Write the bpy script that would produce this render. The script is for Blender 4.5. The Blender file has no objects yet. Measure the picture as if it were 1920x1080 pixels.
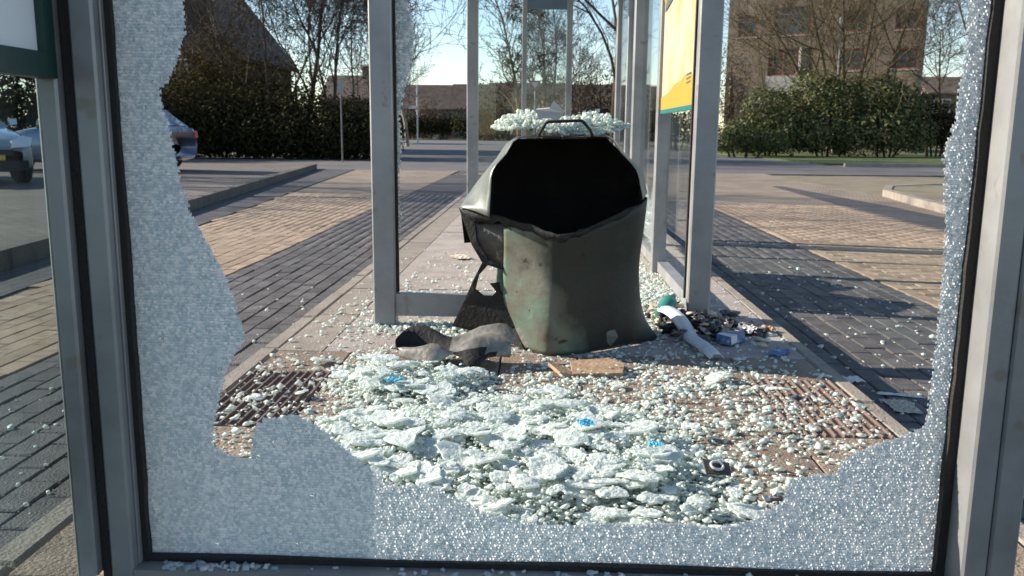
import bpy, math, random
import numpy as np
from mathutils import Vector, Matrix, Quaternion

random.seed(7)
scn = bpy.context.scene
col = scn.collection
R = math.radians

# ------------------------------------------------------------------ camera
EYE = Vector((0.0, 0.0, 0.87))
YAW, PITCH, ROLL = R(1.9), R(10.2), R(0.5)
FPX = 1627.0                                    # focal length in pixels of a 1920 wide frame
fwd = Vector((-math.sin(YAW) * math.cos(PITCH), math.cos(YAW) * math.cos(PITCH), -math.sin(PITCH)))
rt0 = Vector((math.cos(YAW), math.sin(YAW), 0))
up0 = rt0.cross(fwd)
rt = rt0 * math.cos(ROLL) + up0 * math.sin(ROLL)
up = up0 * math.cos(ROLL) - rt0 * math.sin(ROLL)
cd = bpy.data.cameras.new('camera')
cam = bpy.data.objects.new('camera', cd)
col.objects.link(cam)
m = Matrix((rt, up, -fwd)).transposed().to_4x4()
m.translation = EYE
cam.matrix_world = m
cd.sensor_width = 36
cd.lens = FPX / 1920 * 36
cd.clip_start = 0.05
cd.clip_end = 2000
cd.dof.use_dof = True
cd.dof.focus_distance = 2.3
cd.dof.aperture_fstop = 9.0
scn.camera = cam

# ------------------------------------------------------------------ sky, sun, exposure
SUN_TO = Vector((-1.0, 0.23, 0.48)).normalized()          # direction towards the sun
w = bpy.data.worlds.new('World')
scn.world = w
w.use_nodes = True
wn = w.node_tree
wn.nodes.clear()
sky = wn.nodes.new('ShaderNodeTexSky')
sky.sky_type = 'NISHITA'
sky.sun_disc = False
sky.sun_elevation = math.asin(SUN_TO.z)
sky.sun_rotation = math.atan2(SUN_TO.x, SUN_TO.y)
sky.air_density = 1.0
sky.dust_density = 0.0
sky.ozone_density = 1.6
bgn = wn.nodes.new('ShaderNodeBackground')
bgn.inputs['Strength'].default_value = 0.105
won = wn.nodes.new('ShaderNodeOutputWorld')
wn.links.new(sky.outputs[0], bgn.inputs[0])
wn.links.new(bgn.outputs[0], won.inputs[0])
sd = bpy.data.lights.new('sun', 'SUN')
sd.energy = 5.0
sd.angle = R(0.5)
sd.color = (1.0, 0.90, 0.76)
so = bpy.data.objects.new('sun', sd)
col.objects.link(so)
so.rotation_euler = (-SUN_TO).to_track_quat('-Z', 'Y').to_euler()
so.location = (-20, 5, 15)
scn.view_settings.view_transform = 'Standard'
scn.view_settings.look = 'None'
scn.view_settings.exposure = 0.95
scn.view_settings.gamma = 1.0
scn.view_settings.use_curve_mapping = False
scn.render.engine = 'CYCLES'
scn.cycles.max_bounces = 8
scn.cycles.transparent_max_bounces = 24

# ------------------------------------------------------------------ helpers
def at(px, py, Y):
    """point at depth Y behind a spot of the 1920x1080 photograph (used to measure the place)"""
    v = fwd + rt * ((px - 960) / FPX) - up * ((py - 540) / FPX)
    return EYE + v * (Y / v.y)

def tag(o, label=None, cat=None, group=None, kind=None):
    if label: o['label'] = label
    if cat: o['category'] = cat
    if group: o['group'] = group
    if kind: o['kind'] = kind
    return o

def empty(name, loc=(0, 0, 0), rz=0):
    o = bpy.data.objects.new(name, None)
    o.empty_display_size = 0.1
    o.location = loc
    o.rotation_euler = (0, 0, rz)
    col.objects.link(o)
    return o

class MB:
    def __init__(s): s.v = []; s.f = []
    def add(s, vs, fs):
        b = len(s.v)
        s.v.extend([tuple(p) for p in vs])
        s.f.extend([tuple(i + b for i in f) for f in fs])
        return s
    def box(s, x0, x1, y0, y1, z0, z1):
        return s.add([(x0, y0, z0), (x1, y0, z0), (x1, y1, z0), (x0, y1, z0), (x0, y0, z1), (x1, y0, z1), (x1, y1, z1), (x0, y1, z1)],
                     [(3, 2, 1, 0), (4, 5, 6, 7), (0, 1, 5, 4), (1, 2, 6, 5), (2, 3, 7, 6), (3, 0, 4, 7)])
    def tube(s, pts, rad, n=6, cap=True):
        pts = [Vector(p) for p in pts]
        rads = rad if hasattr(rad, '__len__') else [rad] * len(pts)
        vs = []; fs = []
        for i, p in enumerate(pts):
            d = (pts[min(i + 1, len(pts) - 1)] - pts[max(i - 1, 0)])
            if d.length < 1e-9: d = Vector((0, 0, 1))
            d.normalize()
            a = d.cross(Vector((0, 0, 1)) if abs(d.z) < 0.9 else Vector((1, 0, 0))).normalized()
            b = d.cross(a)
            for k in range(n):
                t = 2 * math.pi * k / n
                vs.append(p + (a * math.cos(t) + b * math.sin(t)) * rads[i])
        for i in range(len(pts) - 1):
            for k in range(n):
                fs.append((i * n + k, i * n + (k + 1) % n, (i + 1) * n + (k + 1) % n, (i + 1) * n + k))
        if cap:
            fs.append(tuple(range(n))[::-1]); fs.append(tuple(range((len(pts) - 1) * n, len(pts) * n)))
        return s.add(vs, fs)
    def sheet(s, rows, thick=0.003):
        """rows of points -> a grid with thickness"""
        nr, nc = len(rows), len(rows[0])
        P = [[Vector(p) for p in r] for r in rows]
        N = []
        for i in range(nr):
            for j in range(nc):
                a = P[min(i + 1, nr - 1)][j] - P[max(i - 1, 0)][j]
                b = P[i][min(j + 1, nc - 1)] - P[i][max(j - 1, 0)]
                n = a.cross(b)
                N.append(n.normalized() if n.length > 1e-9 else Vector((0, 0, 1)))
        vs = [P[i][j] for i in range(nr) for j in range(nc)] + [P[i][j] + N[i * nc + j] * thick for i in range(nr) for j in range(nc)]
        o = nr * nc; fs = []
        for i in range(nr - 1):
            for j in range(nc - 1):
                q = (i * nc + j, i * nc + j + 1, (i + 1) * nc + j + 1, (i + 1) * nc + j)
                fs.append(q); fs.append(tuple(k + o for k in q[::-1]))
        bd = [j for j in range(nc)] + [i * nc + nc - 1 for i in range(1, nr)] + [(nr - 1) * nc + j for j in range(nc - 2, -1, -1)] + [i * nc for i in range(nr - 2, 0, -1)]
        for k in range(len(bd)):
            a, b = bd[k], bd[(k + 1) % len(bd)]
            fs.append((a, a + o, b + o, b))
        return s.add(vs, fs)
    def poly(s, pts, thick):
        """planar-ish outline with thickness along the vector 'thick'"""
        pts = [Vector(p) for p in pts]; t = Vector(thick); n = len(pts)
        from mathutils.geometry import tessellate_polygon
        tr = tessellate_polygon([pts])
        fs = [tuple(q) for q in tr] + [tuple(i + n for i in q[::-1]) for q in tr]
        fs += [(i, i + n, (i + 1) % n + n, (i + 1) % n) for i in range(n)]
        return s.add(pts + [p + t for p in pts], fs)
    def mesh(s, name, mat=None, smooth=False):
        me = bpy.data.meshes.new(name)
        me.from_pydata([tuple(p) for p in s.v], [], s.f)
        if mat: me.materials.append(mat)
        if smooth: me.polygons.foreach_set('use_smooth', [True] * len(me.polygons))
        me.update()
        return me
    def build(s, name, mat, parent=None, smooth=False, loc=None):
        return link(name, s.mesh(name, mat, smooth), parent, loc)

def link(name, me, parent=None, loc=None):
    o = bpy.data.objects.new(name, me)
    col.objects.link(o)
    if parent: o.parent = parent
    if loc is not None: o.location = loc
    return o

def np_mesh(name, V, Fq, mat=None, smooth=False):
    """fast mesh from arrays: V (n,3), Fq (m,4) or (m,3)"""
    me = bpy.data.meshes.new(name)
    V = np.asarray(V, dtype=np.float32); Fq = np.asarray(Fq, dtype=np.int32)
    k = Fq.shape[1]
    me.vertices.add(len(V)); me.vertices.foreach_set('co', V.ravel())
    me.loops.add(Fq.size); me.loops.foreach_set('vertex_index', Fq.ravel())
    me.polygons.add(len(Fq))
    me.polygons.foreach_set('loop_start', np.arange(0, Fq.size, k, dtype=np.int32))
    me.polygons.foreach_set('loop_total', np.full(len(Fq), k, dtype=np.int32))
    if smooth: me.polygons.foreach_set('use_smooth', np.ones(len(Fq), dtype=bool))
    if mat: me.materials.append(mat)
    me.update(calc_edges=True)
    return me

def copy_tree(o, parent=None):
    c = o.copy(); col.objects.link(c)
    if parent: c.parent = parent
    for ch in list(o.children): copy_tree(ch, c)
    return c

# ------------------------------------------------------------------ materials
def new_mat(name):
    mt = bpy.data.materials.new(name); mt.use_nodes = True
    nt = mt.node_tree; nt.nodes.clear()
    out = nt.nodes.new('ShaderNodeOutputMaterial')
    return mt, nt, out

def rand_node(nt):
    """one random number for each separate piece, whether it is an object or an island of a joined mesh"""
    oi = nt.nodes.new('ShaderNodeObjectInfo'); ge = nt.nodes.new('ShaderNodeNewGeometry')
    ad = nt.nodes.new('ShaderNodeMath'); ad.operation = 'ADD'
    nt.links.new(oi.outputs['Random'], ad.inputs[0]); nt.links.new(ge.outputs['Random Per Island'], ad.inputs[1])
    fr = nt.nodes.new('ShaderNodeMath'); fr.operation = 'FRACT'
    nt.links.new(ad.outputs[0], fr.inputs[0])
    return fr.outputs[0]

def mat(name, cols, rough=0.7, metal=0.0, scale=8.0, detail=6, bump=0.0, bscale=60.0, piece=0.0, stops=None,
        spec=0.5, rough2=None, coat=0.0, dist=0.02, speck=None):
    """cols: list of colours mixed by noise; piece: brightness change from piece to piece"""
    mt, nt, out = new_mat(name)
    L = nt.links.new
    bs = nt.nodes.new('ShaderNodeBsdfPrincipled')
    tc = nt.nodes.new('ShaderNodeTexCoord')
    ge = nt.nodes.new('ShaderNodeNewGeometry')
    nz = nt.nodes.new('ShaderNodeTexNoise'); nz.inputs['Scale'].default_value = scale; nz.inputs['Detail'].default_value = detail
    nz.inputs['Roughness'].default_value = 0.65
    L(ge.outputs['Position'], nz.inputs['Vector'])
    cr = nt.nodes.new('ShaderNodeValToRGB')
    el = cr.color_ramp.elements
    n = len(cols)
    st = stops or [0.3 + 0.4 * i / max(n - 1, 1) for i in range(n)]
    while len(el) < n: el.new(0.5)
    for i, c in enumerate(cols):
        el[i].position = st[i]; el[i].color = (*c, 1)
    if n == 1: el[1].color = (*cols[0], 1)
    L(nz.outputs['Fac'], cr.inputs[0])
    cur = cr.outputs[0]
    if speck:
        n3 = nt.nodes.new('ShaderNodeTexNoise'); n3.inputs['Scale'].default_value = speck[1]; n3.inputs['Detail'].default_value = 2
        L(ge.outputs['Position'], n3.inputs['Vector'])
        mr = nt.nodes.new('ShaderNodeMapRange'); mr.inputs[1].default_value = speck[2]; mr.inputs[2].default_value = speck[2] + 0.06
        L(n3.outputs['Fac'], mr.inputs[0])
        mx = nt.nodes.new('ShaderNodeMixRGB'); mx.inputs[2].default_value = (*speck[0], 1)
        L(mr.outputs[0], mx.inputs[0]); L(cur, mx.inputs[1]); cur = mx.outputs[0]
    if piece:
        hs = nt.nodes.new('ShaderNodeHueSaturation')
        mr = nt.nodes.new('ShaderNodeMapRange'); mr.inputs[3].default_value = 1 - piece; mr.inputs[4].default_value = 1 + piece
        L(rand_node(nt), mr.inputs[0]); L(mr.outputs[0], hs.inputs['Value']); L(cur, hs.inputs['Color'])
        cur = hs.outputs[0]
    L(cur, bs.inputs['Base Color'])
    bs.inputs['Roughness'].default_value = rough
    if rough2 is not None:
        mr = nt.nodes.new('ShaderNodeMapRange'); mr.inputs[1].default_value = 0.3; mr.inputs[2].default_value = 0.7
        mr.inputs[3].default_value = rough; mr.inputs[4].default_value = rough2
        L(nz.outputs['Fac'], mr.inputs[0]); L(mr.outputs[0], bs.inputs['Roughness'])
    bs.inputs['Metallic'].default_value = metal
    bs.inputs['Specular IOR Level'].default_value = spec
    bs.inputs['Coat Weight'].default_value = coat
    if bump:
        n2 = nt.nodes.new('ShaderNodeTexNoise'); n2.inputs['Scale'].default_value = bscale; n2.inputs['Detail'].default_value = 5
        L(ge.outputs['Position'], n2.inputs['Vector'])
        bp = nt.nodes.new('ShaderNodeBump'); bp.inputs['Strength'].default_value = bump; bp.inputs['Distance'].default_value = dist
        L(n2.outputs['Fac'], bp.inputs['Height']); L(bp.outputs[0], bs.inputs['Normal'])
    L(bs.outputs[0], out.inputs[0])
    return mt

def glass_frag_mat(name, c0, c1, trans=0.5, gloss=0.12, rough=0.12, clear=0.0, frost=0.0, single=False):
    """crazed safety glass: scattering white-aqua grains that also glitter"""
    mt, nt, out = new_mat(name); L = nt.links.new
    rn = rand_node(nt) if not single else nt.nodes.new('ShaderNodeObjectInfo').outputs['Random']
    mx = nt.nodes.new('ShaderNodeMixRGB'); mx.inputs[1].default_value = (*c0, 1); mx.inputs[2].default_value = (*c1, 1)
    L(rn, mx.inputs[0])
    df = nt.nodes.new('ShaderNodeBsdfDiffuse'); tr = nt.nodes.new('ShaderNodeBsdfTranslucent'); gl = nt.nodes.new('ShaderNodeBsdfGlossy')
    gl.inputs['Roughness'].default_value = rough
    L(mx.outputs[0], df.inputs[0]); L(mx.outputs[0], tr.inputs[0])
    m1 = nt.nodes.new('ShaderNodeMixShader'); m1.inputs[0].default_value = trans
    L(df.outputs[0], m1.inputs[1]); L(tr.outputs[0], m1.inputs[2])
    m2 = nt.nodes.new('ShaderNodeMixShader'); m2.inputs[0].default_value = gloss
    L(m1.outputs[0], m2.inputs[1]); L(gl.outputs[0], m2.inputs[2])
    cur = m2.outputs[0]
    if frost:                                                        # light from behind scattered forwards, as frosted glass does
        rf = nt.nodes.new('ShaderNodeBsdfRefraction'); rf.inputs['Roughness'].default_value = 0.45; rf.inputs['IOR'].default_value = 1.12
        rf.inputs['Color'].default_value = (0.97, 0.985, 0.985, 1)
        m4 = nt.nodes.new('ShaderNodeMixShader'); m4.inputs[0].default_value = frost
        L(cur, m4.inputs[1]); L(rf.outputs[0], m4.inputs[2]); cur = m4.outputs[0]
    if clear:
        tp = nt.nodes.new('ShaderNodeBsdfTransparent'); tp.inputs[0].default_value = (0.86, 0.95, 0.93, 1)
        mr = nt.nodes.new('ShaderNodeMath'); mr.operation = 'MULTIPLY'; mr.inputs[1].default_value = clear * 2
        L(rn, mr.inputs[0])
        m3 = nt.nodes.new('ShaderNodeMixShader'); L(mr.outputs[0], m3.inputs[0])
        L(cur, m3.inputs[1]); L(tp.outputs[0], m3.inputs[2]); cur = m3.outputs[0]
    L(cur, out.inputs[0])
    return mt

def pane_mat(name, tint=(0.9, 0.96, 0.94), dirt=0.05):
    mt, nt, out = new_mat(name); L = nt.links.new
    tp = nt.nodes.new('ShaderNodeBsdfTransparent'); tp.inputs[0].default_value = (*tint, 1)
    gl = nt.nodes.new('ShaderNodeBsdfGlossy'); gl.inputs['Roughness'].default_value = 0.02
    lw = nt.nodes.new('ShaderNodeLayerWeight'); lw.inputs[0].default_value = 0.5
    pw = nt.nodes.new('ShaderNodeMath'); pw.operation = 'POWER'; pw.inputs[1].default_value = 5.0
    L(lw.outputs['Facing'], pw.inputs[0])
    fr = nt.nodes.new('ShaderNodeMath'); fr.operation = 'MULTIPLY_ADD'; fr.inputs[1].default_value = 0.7; fr.inputs[2].default_value = 0.03
    L(pw.outputs[0], fr.inputs[0])
    m1 = nt.nodes.new('ShaderNodeMixShader'); L(fr.outputs[0], m1.inputs[0]); L(tp.outputs[0], m1.inputs[1]); L(gl.outputs[0], m1.inputs[2])
    df = nt.nodes.new('ShaderNodeBsdfDiffuse'); df.inputs[0].default_value = (0.6, 0.6, 0.57, 1)
    ge = nt.nodes.new('ShaderNodeNewGeometry')
    nz = nt.nodes.new('ShaderNodeTexNoise'); nz.inputs['Scale'].default_value = 6; nz.inputs['Detail'].default_value = 6
    L(ge.outputs['Position'], nz.inputs['Vector'])
    mr = nt.nodes.new('ShaderNodeMapRange'); mr.inputs[1].default_value = 0.4; mr.inputs[2].default_value = 0.8; mr.inputs[4].default_value = dirt * 3
    L(nz.outputs['Fac'], mr.inputs[0])
    m2 = nt.nodes.new('ShaderNodeMixShader'); L(mr.outputs[0], m2.inputs[0]); L(m1.outputs[0], m2.inputs[1]); L(df.outputs[0], m2.inputs[2])
    L(m2.outputs[0], out.inputs[0])
    return mt

def leaf_mat(name, c0, c1, trans=0.3, rough=0.5, spec=0.4):
    mt, nt, out = new_mat(name); L = nt.links.new
    ge = nt.nodes.new('ShaderNodeNewGeometry')
    mx = nt.nodes.new('ShaderNodeMixRGB'); mx.inputs[1].default_value = (*c0, 1); mx.inputs[2].default_value = (*c1, 1)
    L(ge.outputs['Random Per Island'], mx.inputs[0])
    bs = nt.nodes.new('ShaderNodeBsdfPrincipled'); bs.inputs['Roughness'].default_value = rough; bs.inputs['Specular IOR Level'].default_value = spec
    tr = nt.nodes.new('ShaderNodeBsdfTranslucent')
    L(mx.outputs[0], bs.inputs['Base Color']); L(mx.outputs[0], tr.inputs[0])
    ms = nt.nodes.new('ShaderNodeMixShader'); ms.inputs[0].default_value = trans
    L(bs.outputs[0], ms.inputs[1]); L(tr.outputs[0], ms.inputs[2]); L(ms.outputs[0], out.inputs[0])
    return mt

def brick_tex_mat(name, c1, c2, mortar, sx, sy, rough=0.85, rot=0.0, msize=0.012):
    """paving too far off to tell its bricks apart, and the brickwork of far walls"""
    mt, nt, out = new_mat(name); L = nt.links.new
    tc = nt.nodes.new('ShaderNodeTexCoord'); mp = nt.nodes.new('ShaderNodeMapping')
    mp.inputs['Rotation'].default_value = (0, 0, rot)
    L(tc.outputs['Object'], mp.inputs[0])
    bk = nt.nodes.new('ShaderNodeTexBrick')
    bk.inputs['Color1'].default_value = (*c1, 1); bk.inputs['Color2'].default_value = (*c2, 1); bk.inputs['Mortar'].default_value = (*mortar, 1)
    bk.inputs['Scale'].default_value = 1.0; bk.inputs['Brick Width'].default_value = sx; bk.inputs['Row Height'].default_value = sy
    bk.inputs['Mortar Size'].default_value = msize
    L(mp.outputs[0], bk.inputs[0])
    nz = nt.nodes.new('ShaderNodeTexNoise'); nz.inputs['Scale'].default_value = 1.2; nz.inputs['Detail'].default_value = 6
    ge = nt.nodes.new('ShaderNodeNewGeometry'); L(ge.outputs['Position'], nz.inputs['Vector'])
    mr = nt.nodes.new('ShaderNodeMapRange'); mr.inputs[1].default_value = 0.3; mr.inputs[2].default_value = 0.7
    mr.inputs[3].default_value = 0.75; mr.inputs[4].default_value = 1.2
    L(nz.outputs['Fac'], mr.inputs[0])
    hs = nt.nodes.new('ShaderNodeHueSaturation'); L(bk.outputs[0], hs.inputs['Color']); L(mr.outputs[0], hs.inputs['Value'])
    bs = nt.nodes.new('ShaderNodeBsdfPrincipled'); bs.inputs['Roughness'].default_value = rough
    L(hs.outputs[0], bs.inputs['Base Color']); L(bs.outputs[0], out.inputs[0])
    return mt

M = {}
M['alu'] = mat('aluminium', [(0.20, 0.202, 0.207), (0.275, 0.276, 0.28), (0.34, 0.34, 0.335)], rough=0.38, metal=0.35, scale=3, bump=0.03, bscale=90, speck=((0.22, 0.20, 0.18), 14, 0.66), rough2=0.55)
M['alu_side'] = M['alu']
M['rubber'] = mat('black_rubber', [(0.012, 0.011, 0.010), (0.022, 0.018, 0.016)], rough=0.75, bump=0.3, bscale=120)
M['green'] = mat('dark_green_paint', [(0.006, 0.030, 0.026), (0.010, 0.042, 0.036)], rough=0.35, scale=5)
M['white_sheet'] = mat('white_paper', [(0.62, 0.64, 0.66), (0.72, 0.73, 0.74)], rough=0.6, scale=3)
M['pane'] = pane_mat('clear_glass')
M['pane_dirty'] = pane_mat('scratched_glass', (0.86, 0.90, 0.90), 0.05)
M['pane_tint'] = pane_mat('grimy_tinted_glass', (0.74, 0.80, 0.80), 0.012)
M['pane_clean'] = pane_mat('clean_glass', (0.95, 0.98, 0.97), 0.004)
M['craze'] = glass_frag_mat('crazed_glass', (0.60, 0.70, 0.74), (1.0, 1.0, 1.0), trans=0.64, gloss=0.04, rough=0.15)
M['crumb'] = glass_frag_mat('glass_crumbs', (0.74, 0.82, 0.76), (0.98, 0.97, 0.92), trans=0.35, gloss=0.06, rough=0.08, clear=0.30)
M['lump'] = glass_frag_mat('crazed_glass_lump', (0.75, 0.84, 0.80), (0.95, 0.96, 0.93), trans=0.5, gloss=0.07, rough=0.15, clear=0.0)
_nt = M['lump'].node_tree
_g = _nt.nodes.new('ShaderNodeNewGeometry'); _v = _nt.nodes.new('ShaderNodeTexVoronoi'); _v.inputs['Scale'].default_value = 150
_nt.links.new(_g.outputs['Position'], _v.inputs['Vector'])
_b = _nt.nodes.new('ShaderNodeBump'); _b.inputs['Strength'].default_value = 0.55; _b.inputs['Distance'].default_value = 0.003
_nt.links.new(_v.outputs['Distance'], _b.inputs['Height'])
_mx = [n for n in _nt.nodes if n.type == 'MIX_RGB'][0]
_nt.links.new(_v.outputs['Color'], _mx.inputs[0])
for _n in _nt.nodes:
    if _n.type in ('BSDF_DIFFUSE', 'BSDF_TRANSLUCENT', 'BSDF_GLOSSY'): _nt.links.new(_b.outputs[0], _n.inputs['Normal'])
M['tile'] = mat('brown_concrete_tile', [(0.15, 0.11, 0.08), (0.24, 0.18, 0.13), (0.31, 0.24, 0.18)], rough=0.9, scale=9, bump=0.5, bscale=110, piece=0.16, speck=((0.40, 0.35, 0.30), 120, 0.64))
M['rib'] = mat('ribbed_tile', [(0.13, 0.085, 0.065), (0.20, 0.14, 0.11)], rough=0.9, scale=14, bump=0.4, bscale=120, piece=0.1)
M['slab'] = mat('pale_concrete_slab', [(0.26, 0.22, 0.19), (0.36, 0.31, 0.28), (0.42, 0.37, 0.33)], rough=0.9, scale=5, bump=0.4, bscale=130, speck=((0.60, 0.58, 0.55), 60, 0.64), piece=0.05)
M['bed'] = mat('sandy_bedding', [(0.055, 0.045, 0.035), (0.11, 0.09, 0.07)], rough=0.95, scale=12, bump=0.5, bscale=150)
M['dark_paver'] = mat('dark_paver', [(0.060, 0.056, 0.056), (0.094, 0.088, 0.087), (0.135, 0.125, 0.120)], rough=0.8, scale=11, bump=0.5, bscale=120, piece=0.25, speck=((0.22, 0.21, 0.20), 80, 0.66))
M['beige_paver'] = mat('beige_paver', [(0.22, 0.155, 0.105), (0.33, 0.24, 0.165), (0.38, 0.285, 0.20)], rough=0.88, scale=10, bump=0.4, bscale=120, piece=0.18)
M['kerb'] = mat('kerb_concrete', [(0.22, 0.18, 0.15), (0.33, 0.29, 0.24)], rough=0.9, scale=7, bump=0.4, bscale=110, piece=0.1)
M['far_beige'] = brick_tex_mat('far_beige_paving', (0.30, 0.235, 0.175), (0.24, 0.185, 0.135), (0.12, 0.095, 0.07), 0.21, 0.105)
M['far_dark'] = brick_tex_mat('far_dark_paving', (0.080, 0.076, 0.078), (0.060, 0.057, 0.060), (0.032, 0.030, 0.030), 0.211, 0.104, rot=R(90))
M['asphalt'] = mat('asphalt', [(0.085, 0.08, 0.082), (0.12, 0.112, 0.11), (0.15, 0.14, 0.132)], rough=0.85, scale=0.6, bump=0.3, bscale=60)
M['kerb_dark'] = mat('shade_darkened_kerb', [(0.07, 0.06, 0.052), (0.14, 0.12, 0.10)], rough=0.9, scale=6, bump=0.4, bscale=90, piece=0.15)  # kerb colour darkened to stand for its shaded side
M['parking'] = brick_tex_mat('parking_clinkers', (0.17, 0.135, 0.11), (0.12, 0.10, 0.085), (0.06, 0.05, 0.045), 0.21, 0.105)
M['grass'] = mat('grass', [(0.035, 0.055, 0.012), (0.075, 0.10, 0.022), (0.13, 0.13, 0.045)], rough=0.95, scale=0.9, bump=0.6, bscale=25, dist=0.05)
M['verge'] = mat('sandy_verge', [(0.14, 0.11, 0.07), (0.22, 0.18, 0.12), (0.10, 0.10, 0.05)], rough=0.95, scale=0.8, bump=0.5, bscale=20)
M['bin'] = mat('scorched_green_steel', [(0.055, 0.052, 0.040), (0.14, 0.135, 0.105), (0.115, 0.185, 0.135), (0.36, 0.345, 0.27)], rough=0.42, rough2=0.7, metal=0.25, scale=4.5, bump=0.12, bscale=30, stops=[0.28, 0.45, 0.58, 0.72], speck=((0.045, 0.036, 0.028), 26, 0.68))
# soot by the mouth; also paints in shade on the bin's right side
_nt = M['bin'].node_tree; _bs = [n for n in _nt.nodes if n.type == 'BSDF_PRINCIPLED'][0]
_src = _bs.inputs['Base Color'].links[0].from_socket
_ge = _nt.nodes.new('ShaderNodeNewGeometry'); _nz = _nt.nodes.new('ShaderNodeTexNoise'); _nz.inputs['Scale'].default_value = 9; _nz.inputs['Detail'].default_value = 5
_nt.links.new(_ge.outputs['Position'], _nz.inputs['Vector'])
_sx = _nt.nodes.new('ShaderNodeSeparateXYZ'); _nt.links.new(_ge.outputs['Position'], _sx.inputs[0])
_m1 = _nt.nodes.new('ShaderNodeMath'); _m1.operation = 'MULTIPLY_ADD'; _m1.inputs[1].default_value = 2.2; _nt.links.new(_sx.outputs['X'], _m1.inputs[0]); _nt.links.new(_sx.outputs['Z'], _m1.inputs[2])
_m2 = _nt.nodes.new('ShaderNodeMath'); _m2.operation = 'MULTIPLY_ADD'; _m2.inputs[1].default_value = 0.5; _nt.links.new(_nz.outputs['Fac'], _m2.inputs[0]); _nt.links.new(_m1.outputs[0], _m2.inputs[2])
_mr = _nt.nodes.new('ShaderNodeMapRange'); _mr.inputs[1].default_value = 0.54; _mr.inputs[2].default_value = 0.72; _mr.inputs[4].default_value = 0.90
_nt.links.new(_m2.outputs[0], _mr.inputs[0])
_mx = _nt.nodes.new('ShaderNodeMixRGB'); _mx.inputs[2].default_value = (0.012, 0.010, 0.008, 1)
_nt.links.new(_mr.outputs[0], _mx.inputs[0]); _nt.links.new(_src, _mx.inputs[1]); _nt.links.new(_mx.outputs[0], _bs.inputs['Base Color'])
M['bin_hood'] = mat('pale_scorched_steel', [(0.13, 0.135, 0.12), (0.24, 0.25, 0.22)], rough=0.38, metal=0.4, scale=5, bump=0.1, bscale=25)
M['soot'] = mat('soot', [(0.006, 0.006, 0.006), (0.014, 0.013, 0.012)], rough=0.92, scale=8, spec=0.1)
M['burnt'] = mat('burnt_steel', [(0.006, 0.006, 0.006), (0.014, 0.013, 0.011), (0.030, 0.026, 0.021)], rough=0.75, metal=0.2, scale=12, bump=0.25, bscale=60)
M['burnt_brown'] = mat('rusty_burnt_steel', [(0.05, 0.042, 0.034), (0.12, 0.10, 0.08)], rough=0.6, metal=0.2, scale=16, bump=0.2, bscale=60)
M['sheetmetal'] = mat('crumpled_steel', [(0.11, 0.105, 0.09), (0.23, 0.215, 0.185), (0.33, 0.31, 0.27)], rough=0.5, metal=0.3, scale=9, bump=0.2, bscale=40)
M['card'] = mat('pale_card', [(0.36, 0.32, 0.28), (0.47, 0.43, 0.39)], rough=0.8, scale=20)
M['white'] = mat('white_plastic', [(0.36, 0.37, 0.40), (0.58, 0.60, 0.62), (0.66, 0.67, 0.68)], rough=0.45, scale=6)
M['paperw'] = mat('crumpled_white_paper', [(0.6, 0.58, 0.54), (0.78, 0.76, 0.72)], rough=0.75, scale=18)
M['paperb'] = mat('beige_paper', [(0.42, 0.36, 0.28), (0.55, 0.48, 0.38)], rough=0.8, scale=18)
M['teal'] = mat('teal_plastic', [(0.02, 0.16, 0.14), (0.04, 0.24, 0.20)], rough=0.3, scale=9)
M['bluep'] = mat('blue_print', [(0.05, 0.11, 0.26), (0.10, 0.18, 0.36), (0.45, 0.42, 0.40)], rough=0.5, scale=26, stops=[.35, .55, .62])
M['cyan'] = mat('cyan_plastic', [(0.04, 0.36, 0.55), (0.10, 0.5, 0.7)], rough=0.35, scale=30)
M['orange'] = mat('orange_card', [(0.55, 0.30, 0.14), (0.65, 0.4, 0.22)], rough=0.6, scale=20)
M['bag'] = mat('dark_plastic_bag', [(0.02, 0.02, 0.022), (0.045, 0.04, 0.04)], rough=0.35, scale=12, bump=0.3, bscale=40)
M['wood'] = mat('brown_board', [(0.20, 0.12, 0.07), (0.32, 0.21, 0.13), (0.38, 0.27, 0.18)], rough=0.8, scale=18, bump=0.3, bscale=60)
M['yellow'] = mat('yellow_print', [(0.43, 0.26, 0.03), (0.46, 0.29, 0.04)], rough=0.45, scale=4)
M['poster'] = mat('cream_poster_paper', [(0.40, 0.29, 0.10), (0.42, 0.35, 0.19), (0.43, 0.39, 0.29)], rough=0.5, scale=4, stops=[.30, .42, .52])
M['tealband'] = mat('teal_print', [(0.01, 0.14, 0.13), (0.015, 0.18, 0.17)], rough=0.4, scale=4)
M['ink'] = mat('dark_ink', [(0.07, 0.08, 0.09), (0.10, 0.11, 0.12)], rough=0.5)
M['roofpanel'] = mat('roof_panel', [(0.34, 0.35, 0.36), (0.42, 0.43, 0.44)], rough=0.5, metal=0.2, scale=2)
M['fascia'] = mat('blue_grey_fascia', [(0.09, 0.14, 0.19), (0.12, 0.18, 0.24)], rough=0.4, scale=3)
M['bark'] = mat('grey_brown_bark', [(0.05, 0.038, 0.028), (0.10, 0.08, 0.06)], rough=0.95, scale=3)
M['bark_olive'] = mat('olive_bark', [(0.085, 0.062, 0.03), (0.15, 0.115, 0.06)], rough=0.95, scale=3)
M['bark_pale'] = mat('pale_bark', [(0.20, 0.18, 0.16), (0.32, 0.29, 0.26)], rough=0.95, scale=3)
M['bark_dark'] = mat('dark_bark', [(0.035, 0.026, 0.018), (0.07, 0.052, 0.036)], rough=0.95, scale=3)
M['rhodo'] = leaf_mat('rhododendron_leaf', (0.036, 0.048, 0.013), (0.17, 0.18, 0.065), 0.25, 0.5, 0.35)
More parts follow.
